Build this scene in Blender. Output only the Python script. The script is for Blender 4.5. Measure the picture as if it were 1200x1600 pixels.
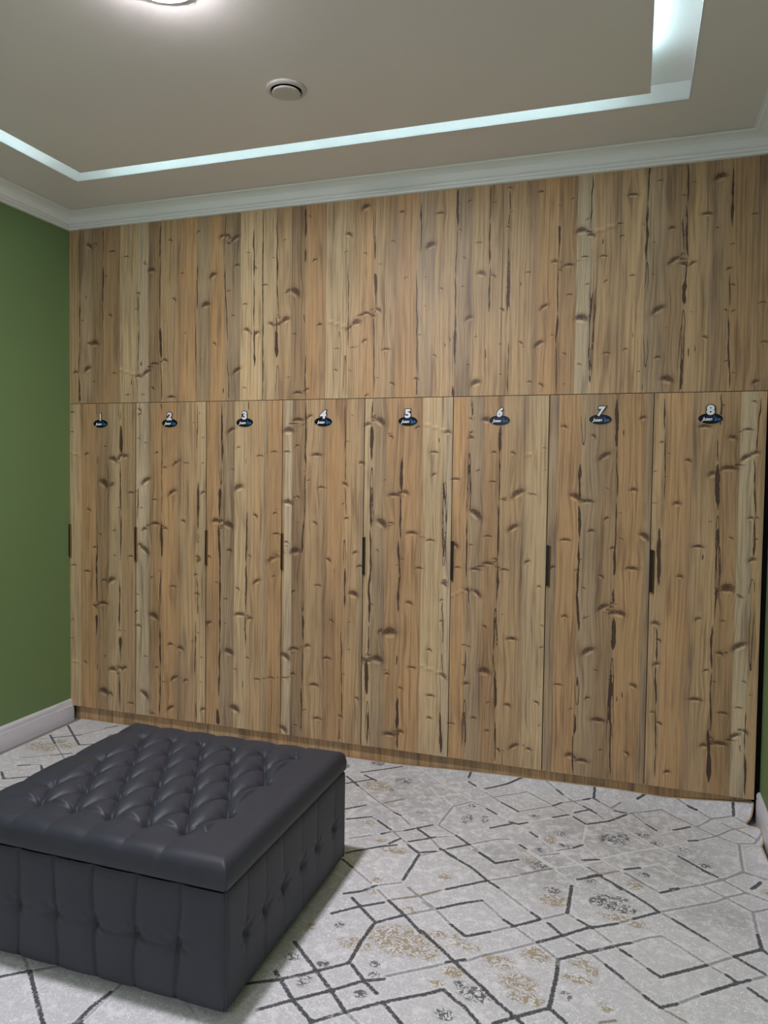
import bpy, math, random
import numpy as np
from mathutils import Matrix, Vector

for o in list(bpy.data.objects):
    bpy.data.objects.remove(o, do_unlink=True)
SC = bpy.context.scene
C = SC.collection
random.seed(7); np.random.seed(7)

# ---------------------------------------------------------------- camera
cam_d = bpy.data.cameras.new('camera'); cam = bpy.data.objects.new('camera', cam_d); C.objects.link(cam)
yaw, pit, roll = (0.323319, 0.038712, 0.013380)
def rot_cam(rx, ry, rz):
    cx, sx, cy, sy, cz, sz = math.cos(rx), math.sin(rx), math.cos(ry), math.sin(ry), math.cos(rz), math.sin(rz)
    X = np.array([[1,0,0],[0,cx,-sx],[0,sx,cx]]); Y = np.array([[cy,0,sy],[0,1,0],[-sy,0,cy]]); Z = np.array([[cz,-sz,0],[sz,cz,0],[0,0,1]])
    return Z @ X @ Y @ np.array([[1,0,0],[0,0,-1],[0,1,0]])
Rc = rot_cam(pit, yaw, roll)                      # rows: right, down, forward
M = Matrix.Identity(4)
for i in range(3):
    M[i][0] = Rc[0][i]; M[i][1] = -Rc[1][i]; M[i][2] = -Rc[2][i]
M[0][3], M[1][3], M[2][3] = (3.41257, -3.86094, 1.64589)
cam.matrix_world = M
cam_d.sensor_fit = 'HORIZONTAL'; cam_d.sensor_width = 36; cam_d.lens = 36 * 1160 / 1200
cam_d.shift_y = (779.0 - 800) / 1200
cam_d.clip_start = 0.05
SC.camera = cam

# ---------------------------------------------------------------- world, exposure, main light levels
wd = bpy.data.worlds.new('world'); SC.world = wd; wd.use_nodes = True
wd.node_tree.nodes['Background'].inputs[0].default_value = (0.8, 0.85, 0.9, 1)
wd.node_tree.nodes['Background'].inputs[1].default_value = 0.4
SC.view_settings.view_transform = 'Standard'; SC.view_settings.look = 'None'
SC.view_settings.gamma = 1; SC.view_settings.use_curve_mapping = False
SC.view_settings.exposure = 0.30
LAMP_STRENGTH = 440.0        # disc ceiling lamps (emission)
LAMP_COLOR = (0.98, 0.94, 1.0)
LED_STRENGTH = 19.0         # cove strips above the floating ceiling panel
LED_COLOR = (0.58, 0.87, 0.98)
LAMPS = [(1.975, -1.835), (1.975, -6.2)]  # second lamp is unseen, added behind the camera as fill light

RX, CEIL, PANEL_Z, SLAB = 4.02, 3.20, 3.17, 3.277   # room width, soffit, floating panel, slab above
YB = -7.4                                            # wall behind the camera

# ---------------------------------------------------------------- data traced from the boards and the rug (millimetres)
CRACKS = (
  '79,3102,80,2713,4.7,l;80,2713,81,2437,11.3,l;81,2437,69,2222,7.6,l;71,2229,78,2052,20.9,d;260,3109,260,2883,8.3,u;261,2883,257,2657,12.9,l;257,2657,25'
  '9,2543,5.5,l;517,2716,518,2493,4.4,l;520,2493,518,2194,4.5,l;679,3101,671,2904,10.4,l;675,2904,672,2596,2.6,l;676,2493,685,2301,17.4,l;681,2301,686,20'
  '42,7.0,l;935,2855,932,2575,10.0,l;924,2510,930,2038,5.0,l;540,2291,540,2261,8.9,l;468,2181,468,2143,6.3,l;1124,3115,1116,2849,7.0,u;1116,2849,1141,237'
  '3,7.9,l;1137,2373,1148,2042,7.9,d;1307,3022,1309,2744,11.9,l;1309,2744,1311,2457,8.5,l;1314,2457,1316,2229,12.8,l;1364,3114,1373,2038,2.5,l;1456,3105,'
  '1460,2704,10.8,l;1456,2704,1470,2509,7.5,l;1453,2510,1458,2427,10.0,l;1454,2435,1459,2277,21.8,l;1464,2247,1466,2036,25.1,c;1635,3117,1634,2942,12.1,l'
  ';1635,2890,1636,2802,9.7,l;1631,2523,1631,2471,5.7,l;1641,2293,1636,2182,14.7,d;1636,2190,1644,2033,7.4,l;1891,2791,1897,2320,3.1,l;1881,2284,1884,202'
  '9,17.3,c;1843,2417,1843,2373,4.7,l;1112,2120,1112,2081,7.1,l;2052,2719,2057,2524,18.3,u;2048,2517,2051,2031,6.7,l;2038,3107,2049,2789,13.3,v;2309,3080'
  ',2308,2800,10.3,l;2286,2725,2297,2150,5.6,l;2296,2150,2297,2042,7.2,l;2506,3119,2507,2926,15.4,l;2507,2926,2499,2665,6.9,l;2499,2665,2502,2477,7.8,l;2'
  '502,2477,2504,2205,14.0,l;2492,2099,2497,2039,18.7,d;2678,3123,2678,2932,6.7,l;2678,2932,2679,2711,11.3,l;2684,2711,2679,2467,9.8,l;2474,2354,2475,232'
  '3,5.5,l;2448,2328,2448,2298,4.7,l;2664,2289,2665,2230,6.1,l;2779,3086,2783,2981,6.1,l;2776,2967,2773,2907,6.1,l;2777,2794,2781,2394,18.2,c;2775,2719,2'
  '778,2470,10.7,l;2784,2318,2784,2041,6.9,l;3032,2888,3028,2700,16.0,u;3025,2701,3030,2442,7.3,l;3030,2442,3023,2294,11.7,l;3023,2294,3032,2040,7.3,l;31'
  '87,3123,3182,2849,4.2,l;3199,2542,3190,2404,8.5,l;3197,2542,3192,2154,24.1,v;3205,2810,3195,2096,35.3,v;3241,2807,3241,2771,4.9,l;2841,2617,2842,2587,'
  '4.5,l;3452,3131,3447,2948,14.0,u;3447,2948,3447,2675,10.6,l;3450,2674,3448,2526,16.9,c;3453,2333,3457,2154,21.2,v;3623,3125,3628,2930,10.9,l;3621,2930'
  ',3635,2675,9.6,l;3606,2867,3614,2706,4.8,l;3631,2675,3625,2552,9.6,l;3624,2566,3624,2457,21.9,l;3621,2435,3613,2075,30.2,c;3616,2347,3618,2045,15.1,d;'
  '3821,3088,3824,2803,15.8,l;3819,2589,3823,2431,5.3,l;3817,2417,3834,2048,8.6,l;3648,2251,3648,2203,6.2,l;3675,2264,3676,2228,4.1,l;3442,2094,3444,2045'
  ',7.1,d;3392,2336,3393,2306,4.3,l;207,2041,207,1949,5.6,l;390,1902,396,1719,23.7,l;387,1666,391,1353,10.0,l;391,1353,387,1045,8.2,l;218,1711,218,1649,6'
  '.5,l;209,1409,210,1036,8.4,d;683,2034,688,1967,7.9,u;688,1892,688,1594,7.9,d;687,1594,692,1355,5.3,l;687,1310,688,1091,17.6,l;937,2030,936,1723,5.1,l;'
  '945,1561,944,1267,15.2,l;518,1516,514,1281,9.0,c;380,2001,385,1932,23.7,v;942,1259,943,1186,18.6,v;202,1071,208,775,12.2,l;205,704,204,563,17.0,u;382,'
  '949,379,616,11.0,l;386,578,391,392,22.1,u;379,336,384,102,9.2,l;213,390,213,343,6.6,l;684,997,671,671,10.6,c;678,679,682,413,11.5,l;682,413,676,114,9.'
  '7,l;939,982,944,752,8.5,l;932,729,925,376,8.5,l;934,227,938,107,6.9,l;904,95,904,58,17.2,l;1099,2039,1109,1660,12.9,l;1092,1651,1102,1546,16.6,v;1095,'
  '1521,1092,1334,24.0,u;1085,1309,1096,1040,14.8,l;1281,2036,1281,1980,6.3,l;1267,1709,1267,1661,6.3,l;1275,1397,1270,1066,10.8,l;1646,2034,1645,1619,10'
  '.2,l;1643,1626,1646,1353,9.4,l;1641,1353,1624,1156,15.4,l;1885,2011,1888,1729,5.7,l;1890,1729,1894,1576,8.2,l;1892,1546,1897,1385,5.7,l;1888,1261,1894'
  ',1100,18.1,c;1095,1078,1096,585,13.0,l;1096,585,1090,269,13.0,l;1080,201,1085,102,24.3,l;1270,1087,1272,787,10.9,l;1268,763,1269,575,14.5,u;1252,394,1'
  '252,345,6.4,l;1633,901,1635,830,15.4,v;1636,811,1644,633,17.2,u;1640,617,1632,393,8.6,l;1632,393,1632,130,10.4,l;1892,1097,1893,865,13.2,l;1874,747,18'
  '82,396,7.5,l;1882,396,1886,248,9.1,l;1869,246,1871,113,5.8,l;1827,1093,1828,1054,5.0,l;2042,1892,2042,1695,22.4,l;2049,2032,2041,1906,8.4,l;2047,1668,'
  '2047,1288,24.3,c;2043,1553,2045,1315,12.2,l;2040,1314,2047,1021,11.3,l;2219,1722,2218,1522,16.4,l;2213,1513,2217,1269,10.9,l;2203,1268,2220,1041,11.0,'
  'l;2597,2027,2603,1935,10.2,v;2752,1888,2751,1734,16.6,l;2751,1734,2751,1484,7.5,l;2751,1484,2749,1182,11.7,l;2750,1191,2749,1064,11.7,d;2454,1587,2465'
  ',1442,9.6,l;2461,1698,2460,1193,19.2,v;2464,1519,2461,1128,31.5,v;2590,1746,2591,1429,25.7,c;2591,1678,2591,1429,13.7,c;2583,1403,2585,1071,7.7,l;2423'
  ',1826,2424,1792,6.2,l;2039,1056,2041,788,15.0,l;2041,788,2035,617,8.5,l;2028,581,2034,387,24.6,l;2037,356,2038,112,28.4,c;2037,293,2038,112,9.5,l;2213'
  ',1067,2209,864,12.8,l;2203,633,2204,571,6.4,l;2214,394,2209,215,15.7,l;2214,215,2216,108,9.2,l;2458,951,2462,709,7.9,l;2460,665,2467,544,5.3,l;2453,34'
  '2,2461,115,16.0,l;2752,1098,2749,954,20.1,u;2745,929,2748,675,26.9,c;2745,870,2746,675,15.2,c;2735,691,2748,556,5.1,l;2750,590,2751,394,15.2,l;2755,33'
  '5,2754,112,9.3,l;2598,1038,2602,936,6.0,l;2587,694,2588,539,6.1,l;2588,427,2584,140,31.2,c;2589,358,2584,140,13.9,c;3158,1694,3158,1503,15.7,l;3155,14'
  '84,3164,1312,14.8,l;3159,1311,3161,1028,12.0,l;3168,1950,3171,1779,23.9,v;3329,2013,3331,1770,19.6,l;3331,1770,3342,1508,6.3,l;3337,1507,3334,1243,9.0'
  ',l;3332,1271,3337,1129,16.2,l;3544,2019,3553,1854,8.6,l;3553,1854,3559,1513,7.7,l;3539,1383,3544,1095,19.1,l;3800,2032,3800,1871,9.9,l;3792,1817,3793,'
  '1700,8.2,l;3793,1700,3799,1470,18.2,l;3800,1452,3807,1067,28.1,c;3802,1384,3807,1067,13.2,c;3947,1728,3963,1444,7.2,l;3959,1443,3961,1256,9.6,l;3956,1'
  '157,3956,1077,27.4,c;3971,2011,3959,1746,6.4,l;3364,1859,3363,1826,5.3,l;3737,1263,3738,1231,5.0,l;3156,1056,3170,835,12.1,l;3166,612,3167,558,7.5,l;3'
  '162,592,3169,456,27.9,v;3161,411,3159,308,16.8,l;3152,307,3159,102,8.4,l;3334,1068,3336,992,14.4,l;3340,926,3337,758,23.4,l;3336,725,3332,205,37.9,c;3'
  '329,657,3333,378,15.4,l;3337,398,3339,118,9.1,l;3802,1098,3796,924,13.3,u;3790,923,3792,703,10.0,l;3792,703,3796,399,9.2,l;3785,420,3795,148,20.1,l;35'
  '40,894,3545,716,8.7,l;3539,706,3546,499,9.6,l;3546,499,3552,140,6.1,l;3958,1081,3963,711,21.0,v;3950,528,3948,326,6.5,l;3948,326,3956,112,9.8,l;3361,5'
  '36,3362,497,6.3,l;3387,553,3388,519,5.4,l;3930,361,3931,320,7.4,l'
)
KNOTS = (
  '158,3020,23,0;328,2972,20,1;432,2932,16,1;566,2884,11,0;283,2821,9,0;614,2839,24,0;748,3004,12,0;939,3038,11,0;830,2802,10,0;519,2705,12,0;775,2652,14'
  ',0;991,2611,28,0;504,2609,9,0;314,2582,13,0;707,2524,5,0;194,2417,30,0;152,2415,13,0;137,2258,26,0;47,2238,17,0;711,2292,17,0;637,2273,26,1;576,2223,3'
  '2,2;518,2202,20,0;341,2223,15,1;853,2448,8,0;441,2087,14,1;553,2087,12,1;755,2070,26,1;963,2287,5,0;189,2176,9,0;624,2125,12,0;101,2559,8,0;204,3027,1'
  '1,0;129,2702,8,0;1098,2999,19,0;1137,2999,17,0;1185,2980,31,2;1037,2778,25,0;1199,2824,16,0;1272,2888,9,0;1324,2799,9,0;1503,2942,8,0;1433,2847,7,0;16'
  '57,3060,8,0;1692,2816,14,0;1380,2698,17,1;1897,2941,19,0;1880,2845,9,0;1144,2679,10,0;1253,2596,15,1;1576,2648,33,0;1523,2648,12,0;1175,2534,9,0;1424,'
  '2474,20,0;1512,2496,27,0;1466,2468,15,0;1267,2448,21,0;1327,2426,20,0;1724,2456,14,0;1570,2409,10,0;1053,2377,12,0;1199,2217,30,2;1252,2113,10,0;1594,'
  '2079,26,1;1651,2096,13,0;1830,2317,13,1;1924,2319,12,1;1895,2425,17,0;1946,2456,23,0;1823,2199,11,0;1910,2193,8,0;1535,2166,8,0;1466,2521,8,0;1138,295'
  '4,9,0;1991,3081,25,0;2201,3033,13,0;2413,3006,23,1;2570,3053,11,0;2699,3030,9,0;2519,2910,8,0;2545,2762,9,0;2623,2834,14,1;2151,2881,11,0;1994,2828,10'
  ',0;2360,2845,28,0;2082,2763,7,0;2423,2610,11,0;2227,2680,10,0;2339,2676,6,0;2638,2677,23,0;2702,2658,13,0;1944,2460,27,0;1998,2504,25,1;2073,2519,18,0'
  ';2573,2450,23,0;2540,2613,8,0;2118,2303,23,1;1992,2355,15,0;2308,2372,8,0;2334,2524,6,0;2394,2258,11,0;2613,2348,8,0;2292,2139,13,0;2158,2115,13,0;261'
  '4,2112,27,0;2574,2203,8,0;2070,2148,7,0;2009,2055,12,0;2743,2305,7,0;2746,2149,7,0;2750,2482,12,0;2045,2486,12,0;2779,3098,11,0;2773,2901,11,0;2789,29'
  '77,6,0;2936,3063,12,0;3029,2983,6,0;3094,3013,7,0;3137,2853,26,0;3187,2826,18,0;3168,2908,6,0;3319,2869,14,1;3158,2720,16,1;3246,2717,18,1;3080,2686,2'
  '5,1;3010,2709,16,0;3037,2663,9,0;3260,2593,10,0;3172,2584,9,0;2960,2486,24,2;2878,2663,13,1;3087,2538,14,1;3147,2421,32,0;2848,2308,12,0;2938,2301,28,'
  '2;3007,2339,7,0;3068,2244,9,0;3272,2240,17,1;3359,2255,10,0;3141,2189,9,0;2957,2090,13,0;3067,2091,6,0;2897,2107,11,0;3368,3003,16,1;3331,2807,10,0;33'
  '81,2613,10,0;3379,3002,23,1;3501,3056,13,1;3559,2827,15,0;3649,3032,7,0;3714,2879,24,1;3766,3048,28,0;3919,2858,13,1;3429,2854,7,0;3480,2762,6,0;3570,'
  '2673,29,2;3618,2651,18,0;3656,2653,16,0;3385,2612,11,0;3481,2609,6,0;3503,2442,34,2;3815,2615,12,0;3833,2538,11,0;3807,2421,9,0;3840,2416,9,0;3759,280'
  '9,8,0;3720,2299,12,0;3547,2351,5,0;3509,2211,13,0;3557,2106,29,0;3655,2422,5,0;3817,2182,9,0;3849,2124,7,0;3963,2448,15,1;3975,2266,15,1;3425,2143,7,0'
  ';3582,3119,7,0;3942,2082,16,0;3828,2728,8,0;3610,2975,8,0;3623,2876,7,0;3614,2699,8,0;21,1986,13,0;17,1861,13,1;131,1722,15,0;274,1769,11,0;336,1692,2'
  '9,0;389,1712,22,0;421,1712,22,0;380,1662,9,0;267,1542,37,0;325,1537,15,0;467,1485,22,1;149,1369,15,0;375,1387,9,0;343,1244,11,0;234,1216,11,0;464,1089'
  ',18,1;191,1133,13,0;345,1087,9,0;529,1995,14,0;529,1965,11,0;572,1792,12,1;572,1562,37,2;651,1732,12,0;709,1643,12,0;791,1677,29,2;864,1671,15,1;978,1'
  '823,8,0;974,1672,8,0;761,1495,31,2;639,1445,18,1;541,1392,9,0;643,1300,32,1;563,1263,20,0;714,1273,16,0;844,1322,15,0;975,1496,17,0;532,1167,16,0;572,'
  '1135,36,3;947,1104,19,0;914,1913,7,0;952,1967,7,0;522,1818,9,0;1019,1115,12,0;29,1011,19,1;134,978,23,1;317,934,30,0;261,927,15,0;256,782,34,1;195,758'
  ',17,0;18,657,10,0;13,537,12,1;118,393,13,0;270,444,9,0;328,370,28,0;388,380,20,0;416,384,20,0;377,338,9,0;265,222,36,0;316,208,15,0;464,165,22,1;523,6'
  '59,18,0;514,854,9,0;617,967,11,0;771,920,21,1;635,732,34,0;505,746,13,0;751,563,18,0;825,547,23,0;573,471,13,1;654,410,12,0;700,323,9,0;777,358,28,2;8'
  '60,351,16,0;569,236,36,3;752,170,28,2;947,1080,12,0;929,1000,12,0;940,886,15,0;945,648,8,0;907,592,8,0;971,501,8,0;967,351,7,0;981,187,19,0;382,616,9,'
  '0;419,616,7,0;1021,717,19,0;623,119,18,1;679,1005,7,0;1164,1869,29,2;1215,1767,11,0;1355,1718,20,1;1447,1742,19,1;1217,1536,31,0;1066,1333,26,0;1154,1'
  '312,33,0;1099,1330,18,0;1104,1286,9,0;1160,1159,17,0;1331,1370,16,0;1455,1388,12,0;1464,1269,21,1;1292,1132,11,0;1444,1131,39,2;1538,1868,31,0;1597,19'
  '26,34,1;1669,1944,17,0;1594,1778,12,0;1530,1743,19,1;1714,1728,30,1;1745,1543,23,1;1539,1456,28,0;1601,1485,12,0;1665,1580,10,0;1900,1801,8,0;1890,156'
  '5,18,0;1879,1453,8,0;1898,1373,13,0;1987,1684,16,0;1710,1340,15,0;1583,1178,33,0;1530,1224,12,0;1793,1137,17,0;1952,1184,15,0;1974,1108,11,0;1177,1636'
  ',9,0;1639,1630,7,0;1636,1898,9,0;1021,1114,13,0;1927,1946,6,0;1603,1336,7,0;1338,986,27,2;1216,934,13,0;1449,1021,11,0;1136,867,11,0;1073,962,9,0;1231'
  ',784,35,1;1295,765,18,0;1159,557,31,0;1013,714,13,0;1130,719,7,0;1283,528,11,0;1203,450,11,0;1347,408,20,1;1436,425,20,1;1202,220,33,0;1576,941,12,0;1'
  '730,986,20,1;1947,954,29,0;1817,789,13,0;1666,635,19,0;1584,612,29,1;1532,563,31,0;1524,434,19,1;1577,463,16,0;1711,414,29,1;1652,260,9,0;1734,222,25,'
  '1;1597,165,10,0;1523,136,28,0;1790,575,24,1;1891,491,8,0;1975,364,13,0;1921,789,8,0;1922,634,7,0;1877,251,13,0;1870,124,8,0;1982,1109,15,0;2017,581,13'
  ',0;2097,1914,31,0;2018,1897,21,0;2050,1936,9,0;2156,1828,13,0;2303,1878,14,0;2471,1853,19,0;2398,1745,23,1;2398,1625,14,0;2177,1512,33,1;2240,1527,22,'
  '0;2110,1357,33,0;2160,1356,18,1;2280,1308,31,1;2384,1271,23,1;2120,1590,7,0;2721,1746,12,0;2821,1743,13,0;2638,1649,10,0;2519,1603,23,1;2716,1592,17,1'
  ';2634,1422,37,3;2768,1501,13,1;2846,1536,38,2;2928,1530,15,1;2825,1357,31,2;2696,1306,19,1;2595,1922,10,0;2598,1849,12,0;2597,1822,15,0;2680,1917,25,0'
  ';2525,1252,21,0;2607,1255,10,0;2699,1163,29,1;2740,1186,12,0;2787,1134,22,1;2631,1129,26,1;2536,1133,17,1;2902,1182,15,0;2324,1117,20,1;2228,1160,9,0;'
  '2084,1201,9,0;2467,1056,14,0;2979,1768,8,0;2986,1654,5,0;2201,1127,7,0;1983,1685,13,0;2055,899,9,0;2104,753,15,0;2160,758,41,0;2272,925,18,0;2040,618,'
  '11,0;2036,581,19,0;2092,600,34,0;2017,589,17,0;2291,570,22,1;2149,521,13,0;2229,449,13,0;2168,187,35,1;2228,208,22,0;2389,676,14,0;2469,543,21,0;2398,'
  '427,23,1;2395,304,14,0;2467,1038,18,0;2451,951,11,0;2453,838,11,0;2590,1016,19,0;2646,1003,27,3;2578,719,10,0;2604,713,10,0;2580,607,10,0;2593,514,17,'
  '0;2692,593,32,0;2688,827,12,0;2832,775,28,1;2637,333,14,0;2515,288,18,1;2713,424,10,0;2711,273,12,0;2818,423,18,0;2772,179,14,0;2852,210,28,2;2931,204'
  ',16,0;2987,855,8,0;2985,743,10,0;2966,1057,11,0;2967,453,13,0;2982,333,7,0;2780,898,5,0;3077,1878,15,0;3221,1829,13,0;3451,1919,16,0;3273,1732,32,2;31'
  '40,1526,28,0;3196,1504,31,1;3416,1566,18,0;3292,1568,7,0;3290,1419,13,0;3218,1355,16,0;3094,1304,24,1;3474,1339,26,0;3325,1273,13,0;3417,1176,30,1;327'
  '4,1128,13,0;3149,1152,9,0;3171,1206,7,0;3188,1063,9,0;3031,1160,15,0;3730,1876,28,1;3855,1823,20,0;3919,1859,21,1;3954,1750,18,0;3911,1728,29,2;3843,1'
  '678,36,1;3769,1650,23,0;3541,1799,10,0;3573,1744,7,0;3563,1629,7,0;3616,1504,19,0;3663,1712,15,0;3514,1501,10,1;3716,1298,25,1;3640,1149,15,0;3861,134'
  '5,10,0;3953,1246,18,0;3943,1443,13,0;3971,1444,8,0;3966,1341,10,0;3851,1110,30,0;3943,1989,10,0;3810,1973,8,0;3514,1656,7,0;3356,1447,7,0;3364,1320,9,'
  '0;3768,1419,7,0;3098,914,15,0;3282,974,31,2;3327,996,7,0;3333,949,22,0;3369,949,25,0;3214,747,37,2;3196,910,9,0;3258,650,9,0;3073,558,19,1;3219,505,13'
  ',0;3273,400,35,1;3440,592,18,0;3137,438,9,0;3137,202,23,0;3199,181,32,1;3417,247,16,0;3290,247,9,0;3534,912,19,0;3552,829,12,0;3541,711,17,0;3532,469,'
  '11,0;3564,418,14,0;3724,947,15,0;3835,945,10,0;3827,789,17,0;3908,833,36,2;3768,701,12,0;3806,649,8,0;3724,555,30,1;3848,502,22,1;3917,535,16,1;3797,3'
  '76,12,0;3839,353,33,1;3768,335,20,0;3900,398,26,2;3949,423,16,0;3605,181,16,0;3910,1064,10,0;3938,661,10,0;3964,600,6,0;3851,1101,28,0'
)
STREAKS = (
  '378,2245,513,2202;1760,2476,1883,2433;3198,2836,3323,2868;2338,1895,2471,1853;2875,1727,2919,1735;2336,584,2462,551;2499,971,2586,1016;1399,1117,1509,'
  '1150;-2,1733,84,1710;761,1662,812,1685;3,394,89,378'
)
PLANKS_UP = (
  '-4,91,t;91,174,g;174,259,d;259,383,bR;383,518,l;518,593,s;593,680,dL;680,805,tR;805,928,oL;928,1020,gR;1016,1122,o;1122,1223,gR;1223,1368,l;1368,1457,'
  'l;1457,1548,t;1548,1638,dL;1638,1759,oR;1759,1898,l;1968,2047,o;2047,2171,tR;2171,2293,oL;2293,2384,gR;2384,2500,t;2500,2588,gR;2588,2726,t;2743,2913,'
  'tR;2913,3027,oL;3027,3118,b;3118,3197,s;3197,3327,tR;3360,3439,t;3439,3534,gR;3534,3630,dL;3630,3749,tR;3749,3816,dL;3816,3947,bR;3947,3982,d'
)
PLANKS_DOORS = (
  '-8,88,l;88,206,o;206,296,d;296,396,lL;396,498,t|505,600,sR;600,691,bL;691,813,oR;813,943,tL;943,1004,l|1007,1095,o;1095,1190,gR;1190,1278,l;1278,1384,'
  't;1384,1406,g;1406,1507,o|1516,1563,s;1563,1647,dL;1647,1763,tR;1763,1894,oL;1894,1976,t;1976,2004,gR|2011,2053,l;2053,2128,gR;2128,2222,b;2222,2335,o'
  'R;2335,2461,l;2461,2495,s|2503,2585,o;2585,2667,gR;2667,2751,b;2751,2879,tR;2879,2998,lL|2997,3049,gR;3049,3162,o;3162,3252,gR;3252,3339,d;3339,3468,o'
  ';3468,3497,gR|3509,3564,t;3564,3681,oR;3681,3796,tL;3796,3887,b;3887,3952,s;3952,4004,t'
)
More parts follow.
